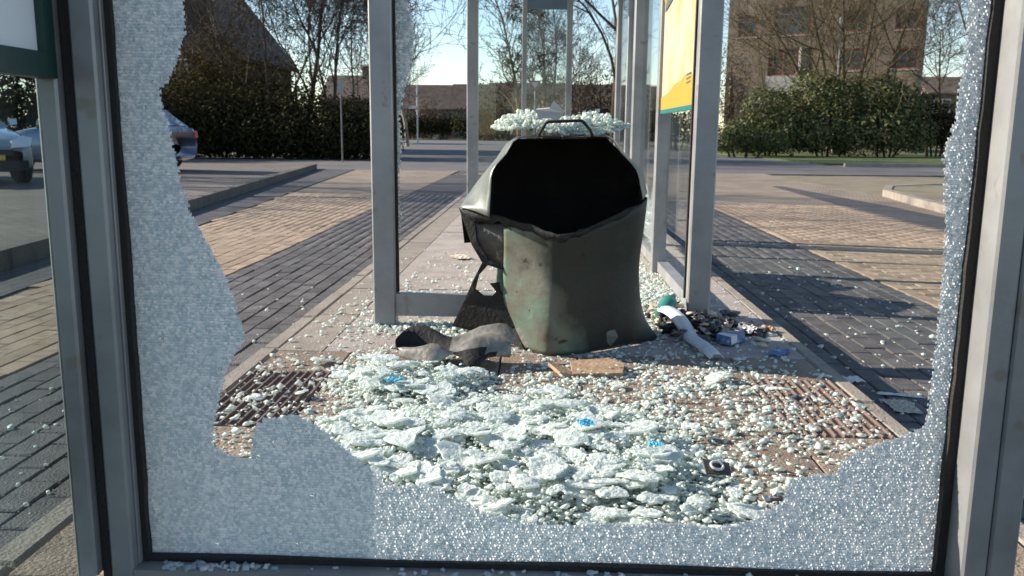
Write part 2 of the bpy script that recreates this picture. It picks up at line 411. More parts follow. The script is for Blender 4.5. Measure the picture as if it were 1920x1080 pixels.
M['hedge'] = leaf_mat('evergreen_leaf', (0.018, 0.018, 0.008), (0.050, 0.045, 0.017), 0.2, 0.8, 0.1)
M['olive_leaf'] = leaf_mat('olive_leaf', (0.035, 0.030, 0.012), (0.10, 0.08, 0.028), 0.3, .8, .1)
M['box_leaf'] = leaf_mat('box_leaf', (0.03, 0.05, 0.012), (0.10, 0.12, 0.035), 0.3)
M['rust_leaf'] = leaf_mat('dry_brown_leaf', (0.07, 0.04, 0.022), (0.17, 0.11, 0.06), 0.3)
M['conifer'] = leaf_mat('conifer_needle', (0.035, 0.030, 0.014), (0.12, 0.085, 0.045), 0.2, .8, .1)
M['brickwall'] = brick_tex_mat('yellow_brown_brickwork', (0.27, 0.165, 0.09), (0.21, 0.13, 0.07), (0.16, 0.13, 0.10), 0.22, 0.065, msize=0.01)
M['redwall'] = brick_tex_mat('red_brickwork', (0.20, 0.09, 0.06), (0.15, 0.07, 0.05), (0.14, 0.12, 0.10), 0.22, 0.065, msize=0.01)
M['darkwall'] = brick_tex_mat('dark_brickwork', (0.075, 0.042, 0.026), (0.055, 0.032, 0.02), (0.05, 0.04, 0.035), 0.22, 0.065, msize=0.01)
M['rooftile'] = mat('brown_roof_tile', [(0.055, 0.04, 0.03), (0.10, 0.072, 0.055), (0.13, 0.10, 0.08)], rough=0.85, scale=1.5, bump=0.3, bscale=10)
M['winglass'] = mat('window_glass', [(0.03, 0.035, 0.04), (0.06, 0.065, 0.07)], rough=0.08, scale=0.5)
M['winframe'] = mat('white_window_frame', [(0.65, 0.64, 0.62), (0.72, 0.71, 0.69)], rough=0.5)
M['redframe'] = mat('red_window_frame', [(0.28, 0.05, 0.03), (0.34, 0.07, 0.045)], rough=0.5)
M['balcony'] = mat('balcony_panel', [(0.26, 0.27, 0.26), (0.33, 0.34, 0.33)], rough=0.6)
M['galv'] = mat('galvanised_steel', [(0.40, 0.41, 0.42), (0.52, 0.53, 0.54)], rough=0.5, metal=0.3)
M['pole_dark'] = mat('weathered_pole', [(0.10, 0.10, 0.095), (0.16, 0.155, 0.15)], rough=0.6)
M['signred'] = mat('sign_red', [(0.45, 0.03, 0.03), (0.5, 0.04, 0.04)], rough=0.4)
M['paint_silver'] = mat('silver_car_paint', [(0.42, 0.45, 0.46), (0.46, 0.49, 0.50)], rough=0.25, metal=0.5, coat=0.8)
M['paint_blue'] = mat('grey_blue_car_paint', [(0.20, 0.25, 0.36), (0.24, 0.30, 0.42)], rough=0.25, metal=0.4, coat=0.8)
M['tyre'] = mat('tyre', [(0.012, 0.012, 0.012), (0.02, 0.02, 0.02)], rough=0.85)
M['lamp'] = mat('headlight_glass', [(0.75, 0.78, 0.8), (0.85, 0.87, 0.88)], rough=0.08, coat=1.0)
M['plate'] = mat('yellow_plate', [(0.65, 0.38, 0.04), (0.7, 0.42, 0.05)], rough=0.5)

# ================================================================== SETTING
def flat(name, pts, z, material, parent=None, base=0.25):
    """a ground sheet with an outline, given a real thickness"""
    mb = MB().poly([(x, y, z) for x, y in pts], (0, 0, -base))
    o = mb.build(name, material, parent)
    if not parent: tag(o, kind='structure')
    return o

LOW = -0.20
PARK = -0.07
g = flat('ground', [(-900, -300), (900, -300), (900, 1200), (-900, 1200)], LOW - 0.06, M['verge'])
road = flat('road', [(-120, 24.6), (140, 24.6), (140, 31.0), (10.5, 31.0), (6.0, 112), (-40, 112), (-14.0, 32.6), (-120, 32.6)], LOW - 0.028, M['asphalt'], base=0.02)
lawn_r = flat('lawn', [(10.5, 33.2), (140, 33.2), (140, 80), (8.0, 80)], LOW + 0.004, M['grass'], base=0.05)
lawn_f = flat('lawn', [(-160, 113), (120, 113), (120, 160), (-160, 160)], LOW + 0.03, M['grass'], base=0.05)

# beds under the paving
bed = flat('paving_bed', [(-5.2, -5), (6.2, -5), (6.2, 24.5), (-7.0, 24.5)], LOW - 0.030, M['bed'], base=0.02)

# --- shared paver meshes
def paver_mesh(name, lx, ly, h, material, ch=0.006):
    x, y = lx / 2, ly / 2
    mb = MB()
    vs = [(-x, -y, -h), (x, -y, -h), (x, y, -h), (-x, y, -h), (-x, -y, -ch), (x, -y, -ch), (x, y, -ch), (-x, y, -ch),
          (-x + ch, -y + ch, 0), (x - ch, -y + ch, 0), (x - ch, y - ch, 0), (-x + ch, y - ch, 0)]
    fs = [(0, 1, 5, 4), (1, 2, 6, 5), (2, 3, 7, 6), (3, 0, 4, 7), (4, 5, 9, 8), (5, 6, 10, 9), (6, 7, 11, 10), (7, 4, 8, 11), (8, 9, 10, 11)]
    mb.add(vs, fs)
    return mb.mesh(name, material)

def lay(parent, piece, spots, lx, ly, h, material, z, nmax, jit=0.0022):
    """spots: (x, y, rot); the nmax that show largest become parts, the rest one joined part"""
    me = paver_mesh(piece, lx, ly, h, material, .005 if piece == 'dark_paver' else .003)
    spots = [s for s in spots if s[1] > 1.3 and abs(at_px(s[0], s[1], z)) < 1080]
    spots.sort(key=lambda s: s[1])
    base = np.array([v.co[:] for v in me.vertices]); fac = np.array([p.vertices[:] for p in me.polygons])
    for s in spots[:nmax]:
        o = link(piece, me, parent, (s[0], s[1], z + random.uniform(-jit, jit)))
        o.rotation_euler = (random.uniform(-.010, .010), random.uniform(-.010, .010), s[2] + random.uniform(-.006, .006))
    rest = spots[nmax:]
    if rest:
        n = len(rest); P = np.zeros((n, len(base), 3)); rs = np.random.RandomState(3)
        r = np.array([s[2] for s in rest]) + rs.uniform(-.006, .006, n)
        c, sn = np.cos(r)[:, None], np.sin(r)[:, None]
        P[:, :, 0] = base[None, :, 0] * c - base[None, :, 1] * sn + np.array([s[0] for s in rest])[:, None]
        P[:, :, 1] = base[None, :, 0] * sn + base[None, :, 1] * c + np.array([s[1] for s in rest])[:, None]
        P[:, :, 2] = base[None, :, 2] + z + rs.uniform(-jit, jit, n)[:, None]
        Fa = fac[None] + (np.arange(n) * len(base))[:, None, None]
        o = link('distant_' + piece + 's', np_mesh('distant_' + piece + 's', P.reshape(-1, 3), Fa.reshape(-1, 4), material), parent)
        tag(o, kind='stuff')

def at_px(x, y, z):
    d = Vector((x, y, z)) - EYE
    return FPX * d.dot(rt) / d.dot(fwd)

# --- platform on which the shelters stand
plat = tag(MB().box(-1.14, 1.12, -5, 13.2, -0.40, -0.030).build('platform', M['bed']), kind='structure')
tiles = []
t_me = paver_mesh('floor_tile', 0.296, 0.296, 0.05, M['tile'], 0.004)
xs = [-0.90 + 0.30 * i for i in range(7)]                     # tile centres
for j in range(7):
    yc = 1.40 + 0.30 * j
    for i, xc in enumerate(xs):
        if j in (4, 5) and i in (0, 6): continue                # ribbed tiles lie here
        o = link('floor_tile', t_me, plat, (xc, yc, random.uniform(-.002, .002)))
        o.rotation_euler = (random.uniform(-.006, .006), random.uniform(-.006, .006), random.uniform(-.006, .006))
def ribbed_tile(xc, yc, rz=0):
    mb = MB(); mb.box(-.148, .148, -.148, .148, -.05, -.004)
    for k in range(11):
        x = -.140 + k * .0275
        mb.add([(x - .002, -.146, -.004), (x + .007, -.146, -.004), (x + .007, .146, -.004), (x - .002, .146, -.004),
                (x, -.144, .003), (x + .005, -.144, .003), (x + .005, .144, .003), (x, .144, .003)],
               [(4, 5, 6, 7), (0, 1, 5, 4), (1, 2, 6, 5), (2, 3, 7, 6), (3, 0, 4, 7)])
    o = mb.build('ribbed_tile', M['rib'], plat, loc=(xc, yc, 0.002))
    o.rotation_euler = (random.uniform(-.006, .006), random.uniform(-.006, .006), rz)
for (i, j) in ((0, 4), (0, 5), (6, 4), (6, 5)): ribbed_tile(xs[i], 1.40 + .30 * j)
# narrow kerb course both sides
for side, xc in ((-1, -1.098), (1, 1.088)):
    wd = 0.08 if side < 0 else 0.068
    k_me = paver_mesh('kerb_stone', wd, 0.595, 0.25, M['kerb'], 0.012)
    for j in range(20):
        o = link('kerb_stone', k_me, plat, (xc, 1.3 + .6 * j, -0.002 + random.uniform(-.003, .003)))
        o.rotation_euler = (0, random.uniform(-.01, .01), random.uniform(-.004, .004))
# concrete slabs further on: a border course and the wide slabs
for j in range(14):
    y0 = 3.352 + .70 * j
    MB().box(-1.053, -.872, y0 + .003, y0 + .697, -.05, random.uniform(-.004, .001)).build('border_slab', M['kerb'], plat)
for j in range(7):
    y0 = 3.352 + 1.40 * j
    for (x0, x1) in ((-.866, .096), (.102, 1.05)):
        MB().box(x0, x1, y0 + .003, y0 + 1.397, -.05, random.uniform(-.003, .002)).build('concrete_slab', M['slab'], plat)

# --- dark paver strips either side of the platform
def strip_spots(x0, x1, y0, y1, lw, ll, gap, diag=0.0):
    out = []; n = max(1, int(round((x1 - x0) / (lw + gap)))); wd = (x1 - x0) / n
    for i in range(n):
        yy = y0 + (i % 2) * (ll + gap) * .5
        while yy < y1:
            out.append((x0 + wd * (i + .5) + diag * yy, yy, 0)); yy += ll + gap
    return out, wd
sp, wd = strip_spots(-2.32, -1.142, 1.2, 15, 0.098, 0.205, 0.006)
ds_l = flat('dark_paving', [(-2.33, -5), (-1.14, -5), (-1.14, 22), (-2.33, 22)], LOW - 0.014, M['far_dark'], base=.01)
lay(ds_l, 'dark_paver', sp, wd - .006, 0.205, 0.02, M['dark_paver'], LOW + .001, 295, .003)
sp, wd = strip_spots(1.125, 2.50, 1.2, 13, 0.098, 0.205, 0.006)
ds_r = flat('dark_paving', [(1.122, -5), (2.51, -5), (2.51, 14), (1.122, 14)], LOW - 0.014, M['far_dark'], base=.01)
lay(ds_r, 'dark_paver', sp, wd - .006, 0.205, 0.02, M['dark_paver'], LOW + .001, 295, .003)

# --- beige brick paving, both sides
def brick_spots(x0, x1, y0, y1, fx=None):
    out = []; j = 0; yy = y0
    while yy < y1:
        xx = x0 + (j % 2) * .106
        while xx < (fx(yy) if fx else x1):
            out.append((xx, yy, 0)); xx += .212
        yy += .1065; j += 1
    return out
lx = lambda y: -3.80 - (y - 8.8) * (1.46 / 15.6)              # left limit of the beige paving
bp_l = flat('beige_paving', [(-2.335, -5), (-2.335, 24.4), (-5.25, 24.4), (-2.9, -5)], LOW - 0.014, M['far_beige'], base=.01)
sp = []
for j in range(150):                                            # courses run away from the camera on this side
    for i in range(24):
        x = -2.39 - i * .1065; y = 1.6 + j * .212 + (i % 2) * .106
        if x - .05 > lx(y) and y < 15: sp.append((x, y, R(90)))
lay(bp_l, 'beige_brick', sp, 0.2085, 0.1030, 0.02, M['beige_paver'], LOW + .001, 290, .003)
bp_r = flat('beige_paving', [(2.515, -5), (6.1, -5), (6.1, 24.4), (-1.0, 24.4), (-2.1, 22.1), (-2.1, 22.02), (1.1, 22.02), (1.1, 14.02), (2.515, 14.02)], LOW - 0.004, M['far_beige'], base=.01)
lay(bp_r, 'beige_brick', [(2.571, 2.6 + .2125 * k, R(90)) for k in range(52)] + [(x, y, 0) for x, y, _ in brick_spots(2.731, 4.6, 3.2, 13.5)], 0.2085, 0.1030, 0.02, M['beige_paver'], LOW + .001, 290, .002)
# gutter of dark pavers by the right kerb and the kerb itself
gut = flat('gutter_paving', [(4.30, 8.2), (5.35, 10.6), (5.32, 13.5), (5.02, 18.4), (4.80, 18.4), (4.46, 11.0)], LOW - 0.001, M['far_dark'], base=.012)
isl = flat('traffic_island', [(5.55, 11.4), (5.75, 12.8), (6.2, 16.1), (7.1, 17.5), (13, 17.9), (15, 10.8), (9.8, 4.3), (5.4, 6.5)], LOW + 0.10, M['verge'])
ks = [(4.98, 6.2), (5.06, 7.4), (5.12, 8.6), (5.16, 9.8), (5.22, 11.0), (5.36, 12.2), (5.52, 13.4), (5.70, 14.6), (6.2, 15.8), (7.2, 16.5), (8.4, 16.75)]
ks = [(x * 1.08, y * 1.08) for x, y in ks]
for (a, b) in zip(ks[:-1], ks[1:]):
    a_, b_ = Vector((*a, 0)), Vector((*b, 0)); d = (b_ - a_).normalized(); n_ = Vector((d.y, -d.x, 0)) * -.07
    a_ += d * .005; b_ -= d * .005
    z = LOW + .115
    MB().add([a_ + n_ + Vector((0, 0, LOW - .05)), b_ + n_ + Vector((0, 0, LOW - .05)), b_ - n_ + Vector((0, 0, LOW - .05)), a_ - n_ + Vector((0, 0, LOW - .05)),
              a_ + n_ + Vector((0, 0, z)), b_ + n_ + Vector((0, 0, z)), b_ - n_ + Vector((0, 0, z)), a_ - n_ + Vector((0, 0, z))],
             [(4, 5, 6, 7), (0, 1, 5, 4), (1, 2, 6, 5), (2, 3, 7, 6), (3, 0, 4, 7)]).build('kerb_stone', M['kerb'], isl)

# left: a dark gutter strip, then a raised pavement with a kerb and the parking bays
gl_ = flat('gutter_paving', [(-3.80, 8.8), (-5.25, 24.4), (-6.30, 24.4), (-4.62, 11.3), (-3.9, 5), (-3.2, -4), (-2.95, -4), (-3.44, 5)], LOW - 0.001, M['far_dark'], base=.012)
pav = flat('parking_pavement', [(-4.0, 5), (-4.70, 11.3), (-6.36, 24.4), (-60, 24.4), (-60, -4), (-3.3, -4)], PARK, M['parking'], base=.2)
kl = [(-3.25, -3), (-3.62, 1), (-3.98, 5), (-4.32, 8.2), (-4.66, 11.3), (-5.07, 14.5), (-5.48, 17.8), (-5.90, 21.1), (-6.32, 24.4)]
for (a, b) in zip(kl[:-1], kl[1:]):
    n = 4
    for k in range(n):
        p = Vector((*a, 0)).lerp(Vector((*b, 0)), (k + .006) / n); q = Vector((*a, 0)).lerp(Vector((*b, 0)), (k + .994) / n)
        o_ = Vector((-.12, 0, 0)); zt = Vector((0, 0, PARK + .010)); zb = Vector((0, 0, LOW - .08))
        MB().add([p + zb, q + zb, q + o_ + zb, p + o_ + zb, p + zt, q + zt, q + o_ + zt, p + o_ + zt],
                 [(4, 5, 6, 7), (0, 1, 5, 4), (1, 2, 6, 5), (2, 3, 7, 6), (3, 0, 4, 7)]).build('kerb_stone', M['kerb_dark'], pav)
# far kerbs of the crossing road
for (x0, x1, y) in ((10.6, 60, 31.05), (-60, -14.2, 32.7)):
    k = MB().box(x0, x1, y, y + .15, LOW - .1, LOW + .09).build('roadside_kerb', M['kerb']); tag(k, kind='structure')

# ================================================================== BUS SHELTERS
def jitter_cells(x0, x1, z0, z1, cell, seed, inside, tilt=0.25, thick=0.005, shrink=0.05, yfun=None, jit=.34, back=True):
    """crazed safety glass: a sheet of little separate six-sided prisms in the x-z plane"""
    rs = np.random.RandomState(seed)
    nx, nz = int((x1 - x0) / cell) + 2, int((z1 - z0) / cell) + 1
    gx, gz = np.meshgrid(x0 - cell + np.arange(2 * nx + 4) * cell * .5, z0 + np.arange(nz + 1) * cell, indexing='ij')
    zig = ((np.arange(2 * nx + 4)[:, None] + np.arange(nz + 1)[None, :]) % 2) * 2 - 1
    gx = gx + rs.uniform(-jit, jit, gx.shape) * cell * .8; gz = gz + zig * cell * .14 + rs.uniform(-jit, jit, gz.shape) * cell
    G = np.stack([gx, gz], -1)
    out = []
    for r in range(nz):
        k = 2 * np.arange(nx) + (r % 2)
        out.append(np.stack([G[k, r], G[k + 1, r], G[k + 2, r], G[k + 2, r + 1], G[k + 1, r + 1], G[k, r + 1]], 1))
    c = np.concatenate(out); cen = c.mean(1)
    keep = np.array([x0 <= a <= x1 and inside(a, b) for a, b in cen])
    c = c[keep]; cen = cen[keep]
    c = cen[:, None] + (c - cen[:, None]) * (1 - shrink)
    n = len(c)
    ty = rs.normal(0, 1, (n, 2)) * tilt * np.where(rs.uniform(0, 1, n) < .06, 3.6, 1.0)[:, None]
    dy = ((c - cen[:, None]) * ty[:, None, :]).sum(-1) + rs.normal(0, tilt * cell * .15, n)[:, None]
    if yfun is not None: dy = dy + yfun(cen[:, 0], cen[:, 1])[:, None]
    fr = np.stack([c[..., 0], dy - thick / 2, c[..., 1]], -1); bk = np.stack([c[..., 0], dy + thick / 2, c[..., 1]], -1)
    V = np.concatenate([fr, bk], 1).reshape(-1, 3)
    q = np.array([(0, 1, 4, 5), (1, 2, 3, 4)] + ([(11, 10, 7, 6), (10, 9, 8, 7)] if back else []) + [(i, i + 6, (i + 1) % 6 + 6, (i + 1) % 6) for i in range(6)])
    Fq = (q[None] + (np.arange(n) * 12)[:, None, None]).reshape(-1, 4)
    return V, Fq

def in_poly(pts):
    P = np.array(pts)
    def f(x, y):
        a = P; b = np.roll(P, -1, 0)
        cond = ((a[:, 1] > y) != (b[:, 1] > y))
        with np.errstate(divide='ignore', invalid='ignore'):
            xi = (b[:, 0] - a[:, 0]) * (y - a[:, 1]) / (b[:, 1] - a[:, 1]) + a[:, 0]
        return bool((cond & (x < xi)).sum() % 2)
    return f

def bar(mb, x0, x1, y0, y1, z0, z1, c=.004):
    """upright extrusion with chamfered corners"""
    pts = [(x0 + c, y0), (x1 - c, y0), (x1, y0 + c), (x1, y1 - c), (x1 - c, y1), (x0 + c, y1), (x0, y1 - c), (x0, y0 + c)]
    vs = [(x, y, z0) for x, y in pts] + [(x, y, z1) for x, y in pts]
    fs = [(i, (i + 1) % 8, 8 + (i + 1) % 8, 8 + i) for i in range(8)] + [tuple(range(7, -1, -1)), tuple(range(8, 16))]
    return mb.add(vs, fs)

# ---- near shelter: the cross screen with the smashed pane, the left wall with its poster case
near = tag(empty('bus_shelter', (-.75, 1.45, 0)), 'near bus shelter with smashed crazed glass screen framed in grey aluminium', 'bus shelter', 'bus shelters on the platform')
def npart(mb, name, material, parent=None, smooth=False):
    o = mb.build(name, material, None, smooth); p = parent or near
    o.parent = p; o.matrix_parent_inverse = Matrix.Translation(-Vector((-.75, 1.45, 0))) if p is near else Matrix()
    return o
TOP = 2.32
pl = npart(bar(MB(), -.756, -.716, 1.405, 1.545, 0, TOP), 'post', M['alu'])  # depth beyond the glass added to shade the left of the pane
npart(bar(MB(), -.716, -.712, 1.425, 1.438, .10, TOP, .001), 'glazing_bead', M['alu'])
# right post is two sections with a groove between them
npart(bar(MB(), .716, .757, 1.378, 1.492, 0, TOP), 'post', M['alu'])
npart(bar(MB(), .760, .806, 1.380, 1.492, 0, TOP), 'post', M['alu'])
# rubber gaskets, slightly uneven where crumbs stick out
def gasket(x0, x1, z0, z1, y0=1.436, y1=1.464, seed=1):
    rs = random.Random(seed); mb = MB(); n = 60; inner = []; out = []
    for i in range(n + 1):
        z = z0 + (z1 - z0) * i / n
        e = rs.uniform(-.0012, .0012)
        inner.append((x1 + e, z)); out.append((x0, z))
    for i in range(n):
        (a, za), (b, zb) = inner[i], inner[i + 1]
        mb.add([(x0, y0, za), (a, y0, za), (b, y0, zb), (x0, y0, zb), (x0, y1, za), (a, y1, za), (b, y1, zb), (x0, y1, zb)],
               [(0, 1, 2, 3), (7, 6, 5, 4), (1, 5, 6, 2), (0, 3, 7, 4)])
    return mb
npart(gasket(-.7155, -.7015, .098, TOP, seed=2), 'gasket', M['rubber'])
npart(gasket(.7155, .7005, .098, TOP, seed=3), 'gasket', M['rubber'])
npart(MB().box(-.7015, .7005, 1.438, 1.462, .098, .109), 'gasket', M['rubber'])
npart(MB().box(-.7155, .7155, 1.405, 1.490, .012, .098), 'rail', M['alu'])
npart(MB().box(-.7155, .7155, 1.405, 1.490, TOP - .07, TOP), 'rail', M['alu'])
HOLE = [(-0.585, 1.076), (-0.585, 1.026), (-0.599, 0.984), (-0.615, 0.949), (-0.633, 0.936), (-0.631, 0.906), (-0.621, 0.876), (-0.613, 0.828), (-0.607, 0.783), (-0.592, 0.729), (-0.571, 0.684), (-0.542, 0.629), (-0.526, 0.583), (-0.514, 0.536), (-0.51, 0.513), (-0.526, 0.489), (-0.546, 0.459), (-0.557, 0.421), (-0.575, 0.352), (-0.579, 0.317), (-0.559, 0.302), (-0.511, 0.291), (-0.508, 0.323), (-0.499, 0.358), (-0.479, 0.371), (-0.422, 0.376), (-0.385, 0.356), (-0.348, 0.322), (-0.301, 0.288), (-0.273, 0.259), (-0.249, 0.249), (-0.197, 0.255), (-0.149, 0.231), (-0.102, 0.207), (-0.044, 0.188), (0.013, 0.18), (0.089, 0.182), (0.164, 0.183), (0.23, 0.19), (0.287, 0.186), (0.315, 0.182), (0.361, 0.193), (0.397, 0.214), (0.433, 0.24), (0.438, 0.275), (0.476, 0.286), (0.522, 0.292), (0.529, 0.316), (0.582, 0.342), (0.635, 0.362), (0.665, 0.377), (0.669, 0.435), (0.67, 0.519), (0.671, 0.601), (0.67, 0.656), (0.669, 0.709), (0.659, 0.788), (0.652, 0.848), (0.665, 0.891), (0.667, 0.95), (0.671, 0.999), (0.667, 1.081),
        (0.66, 1.5), (0.62, 1.95), (0.3, 2.08), (-0.1, 2.05), (-0.45, 2.0), (-0.58, 1.6)]
inh = in_poly(HOLE)
V, Fq = jitter_cells(-.706, .706, .101, TOP - .072,  .0052, 11, lambda x, z: not inh(x, z), tilt=.12, thick=.0010, shrink=.03, back=False,
                     yfun=lambda x, z: .004 * np.sin(x * 9 + z * 4) * np.exp(-((x) ** 2) * .5))
V[:, 1] += 1.45
pane = link('crazed_pane', np_mesh('crazed_pane', V, Fq, M['craze'])); pane.parent = near
pane.matrix_parent_inverse = Matrix.Translation(-Vector((-.75, 1.45, 0)))
tag(pane, 'crazed white safety glass with a ragged hole', kind='stuff')
# left wall, running towards the camera
npart(bar(MB(), -.812, -.776, 1.393, 1.462, .090, TOP), 'stile', M['alu'])
npart(bar(MB(), -.775, -.757, 1.412, 1.486, 0, TOP, .002), 'joint_seal', M['rubber'])
npart(MB().box(-.818, -.768, -1.35, 1.391, .020, .088), 'rail', M['alu'])
npart(MB().box(-.812, -.776, -1.35, 1.391, TOP - .06, TOP), 'rail', M['alu'])
npart(MB().box(-.808, -.804, -1.33, 1.392, .089, TOP - .061), 'wall_pane', M['pane_tint'])
npart(bar(MB(), -.818, -.756, -1.42, -1.352, 0, TOP), 'post', M['alu'])
npart(bar(MB(), .716, .806, -1.42, -1.352, 0, TOP), 'post', M['alu'])
npart(MB().box(-.803, -.772, .62, 1.3925, .947, .986), 'poster_frame', M['green'])
for (y0, y1, z0, z1) in ((1.3665, 1.3925, .9862, 2.1), (.62, .655, .9862, 2.1), (.62, 1.3925, 2.1002, 2.14)):
    npart(MB().box(-.803, -.772, y0, y1, z0, z1), 'poster_frame', M['green'])
npart(MB().box(-.800, -.786, .656, 1.3660, .9865, 2.0998), 'poster_sheet', M['white_sheet'])

# ---- far shelter
FX, FY = -.70, 3.85
TOP = 2.62
far = tag(empty('bus_shelter', (FX, FY, 0)), 'far bus shelter behind the litter bin with yellow and white poster', 'bus shelter', 'bus shelters on the platform')
def fpart(mb, name, material, parent=None, smooth=False):
    o = mb.build(name, material, None, smooth); o.parent = parent or far
    if not parent: o.matrix_parent_inverse = Matrix.Translation(-Vector((FX, FY, 0)))
    return o
fpart(bar(MB(), -.752, -.652, 3.82, 3.90, 0, TOP, .006), 'post', M['alu'])
fpart(bar(MB(), -.652, -.640, 3.85, 3.87, .15, TOP, .002), 'gasket', M['rubber'])
fpart(MB().box(-.651, -.02, 3.83, 3.875, .045, .146), 'rail', M['alu'])
strip = [(-.66, 1.421), (-0.583, 1.421), (-0.562, 1.289), (-0.575, 1.155), (-0.604, 1.042), (-0.632, 0.94), (-0.621, 0.859), (-0.625, 0.744), (-0.637, 0.62), (-.628, .5), (-.634, .4), (-.66, .3)]
ins = in_poly(strip + [(-.66, .3)])
ins2 = in_poly([(-.66, 1.42), (-.583, 1.42), (-.56, 1.8), (-.60, 2.2), (-.66, 2.2)])
V, Fq = jitter_cells(-.648, -.55, .3, 2.2, .011, 5, lambda x, z: ins(x, z) or ins2(x, z), tilt=.2)
V[:, 1] += 3.86
o = link('crazed_glass_remnant', np_mesh('crazed_glass_remnant', V, Fq, M['craze'])); o.parent = far
o.matrix_parent_inverse = Matrix.Translation(-Vector((FX, FY, 0))); tag(o, kind='stuff')
# right wall
fpart(bar(MB(), .690, .795, 4.02, 4.11, 0, TOP, .006), 'post', M['alu'])
fpart(bar(MB(), .680, .690, 4.075, 4.09, .10, TOP, .002), 'gasket', M['rubber'])
for (y0, y1, x0, x1) in ((5.44, 5.52, .70, .785), (6.85, 6.95, .69, .79), (7.85, 7.90, .73, .78)):
    fpart(bar(MB(), x0, x1, y0, y1, 0, TOP, .005), 'post', M['alu'])
fpart(MB().box(.735, .80, 4.111, 5.439, .012, .075), 'rail', M['alu'])
fpart(MB().box(.735, .80, 5.521, 6.849, .012, .075), 'rail', M['alu'])
fpart(MB().box(.735, .80, 6.951, 9.0, .012, .075), 'rail', M['alu'])
fpart(MB().box(.757, .763, 5.53, 6.845, .078, 2.25), 'wall_pane', M['pane_clean'])
fpart(MB().box(.757, .763, 6.955, 8.98, .078, 2.25), 'wall_pane', M['pane_clean'])
fpart(MB().box(.772, .778, 4.62, 5.435, .30, .975), 'wall_pane', M['pane_clean'])
# jagged crazed strip along the near post of that wall
V, Fq = jitter_cells(4.10, 4.42, .08, 2.2, .012, 9, lambda y, z: y < 4.15 + .05 * math.sin(z * 7) + .04 * math.sin(z * 19 + 1) + (.12 if z > 1.0 else 0.02) * abs(math.sin(z * 3.1)), tilt=.2)
V2 = V.copy(); V2[:, 0] = V[:, 1] + .752; V2[:, 1] = V[:, 0]
o = link('crazed_glass_remnant', np_mesh('crazed_glass_remnant', V2, Fq, M['craze'])); o.parent = far
o.matrix_parent_inverse = Matrix.Translation(-Vector((FX, FY, 0))); tag(o, kind='stuff')
# crazed remnant low in the second bay, added for its shadow on the paving
shadow_rem = in_poly([(5.53, .10), (6.83, .14), (6.83, .42), (6.45, .50), (6.2, .38), (5.95, .60), (5.7, .52), (5.53, .44)])
V, Fq = jitter_cells(5.53, 6.84, .08, .95, .016, 12, shadow_rem, tilt=.2)
V2 = V.copy(); V2[:, 0] = V[:, 1] + .769; V2[:, 1] = V[:, 0]
o = link('crazed_glass_remnant', np_mesh('crazed_glass_remnant', V2, Fq, M['craze'])); o.parent = far
o.matrix_parent_inverse = Matrix.Translation(-Vector((FX, FY, 0))); tag(o, kind='stuff')
# poster on the right wall
pc = fpart(MB().box(.722, .742, 4.30, 5.60, .985, 2.18), 'poster', M['poster'])
fpart(MB().box(.718, .7215, 4.30, 5.60, 1.64, 2.18), 'yellow_header', M['yellow'], pc)
fpart(MB().poly([(.7215, y, z) for y, z in ((4.30, 1.008), (5.60, 1.008), (5.60, 1.075), (5.3, 1.09), (5.1, 1.10), (4.9, 1.135), (4.7, 1.14), (4.55, 1.165), (4.30, 1.15))], (-.003, 0, 0)), 'yellow_wave', M['yellow'], pc)
fpart(MB().box(.717, .7215, 4.30, 5.60, .985, 1.008), 'teal_band', M['tealband'], pc)
fpart(MB().poly([(.7175, y, z) for y, z in ((5.38, 1.575), (4.95, 1.625), (4.93, 1.675), (5.36, 1.62))], (-.002, 0, 0)), 'dark_lettering', M['ink'], pc)
for k in range(3):
    fpart(MB().poly([(.7185, y, z) for y, z in ((4.50, 1.115 + .02 * k), (4.38, 1.118 + .02 * k), (4.38, 1.126 + .02 * k), (4.50, 1.123 + .02 * k))], (-.002, 0, 0)), 'dark_lettering', M['ink'], pc)
# far end: corner posts, two thin uprights with a blue-grey box between them
fpart(bar(MB(), -.772, -.660, 8.96, 9.06, 0, TOP, .006), 'post', M['alu'])
fpart(bar(MB(), .730, .832, 9.002, 9.10, 0, TOP, .006), 'post', M['alu'])
fpart(bar(MB(), -.217, -.170, 8.98, 9.03, 0, TOP, .004), 'upright', M['alu'])
fpart(bar(MB(), .226, .286, 8.98, 9.03, 0, TOP, .004), 'upright', M['alu'])
fpart(MB().box(-.169, .225, 8.985, 9.025, 2.075, TOP), 'header_box', M['fascia'])
fpart(MB().box(-.169, .225, 9.002, 9.008, .2, 2.074), 'wall_pane', M['pane_dirty'])
fpart(MB().box(-.659, -.218, 9.002, 9.008, .2, TOP - .01), 'wall_pane', M['pane_clean'])
fpart(MB().box(-.85, .95, 3.72, 9.25, TOP + .003, TOP + .08), 'roof', M['roofpanel'])

# ================================================================== LITTER BIN
lb = tag(empty('litter_bin', (0.08, 3.55, 0)), 'burst and burnt green steel litter bin with black open hood', 'litter bin')
def bpart(mb, name, material, smooth=False, parent=None):
    o = mb.build(name, material, None, smooth); o.parent = parent or lb
    if not parent: o.matrix_parent_inverse = Matrix.Translation(-Vector((0.08, 3.55, 0)))
    return o
def loft_rows(rows, sub=3):
    """smooth in-between points along every row"""
    out = []
    for r in rows:
        P = [Vector(p) for p in r]; q = []
        for i in range(len(P) - 1):
            p0, p1, p2, p3 = P[max(i - 1, 0)], P[i], P[i + 1], P[min(i + 2, len(P) - 1)]
            for k in range(sub):
                t = k / sub
                q.append(0.5 * ((2 * p1) + (p2 - p0) * t + (2 * p0 - 5 * p1 + 4 * p2 - p3) * t * t + (-p0 + 3 * p1 - 3 * p2 + p3) * t ** 3))
        q.append(P[-1]); out.append(q)
    return out
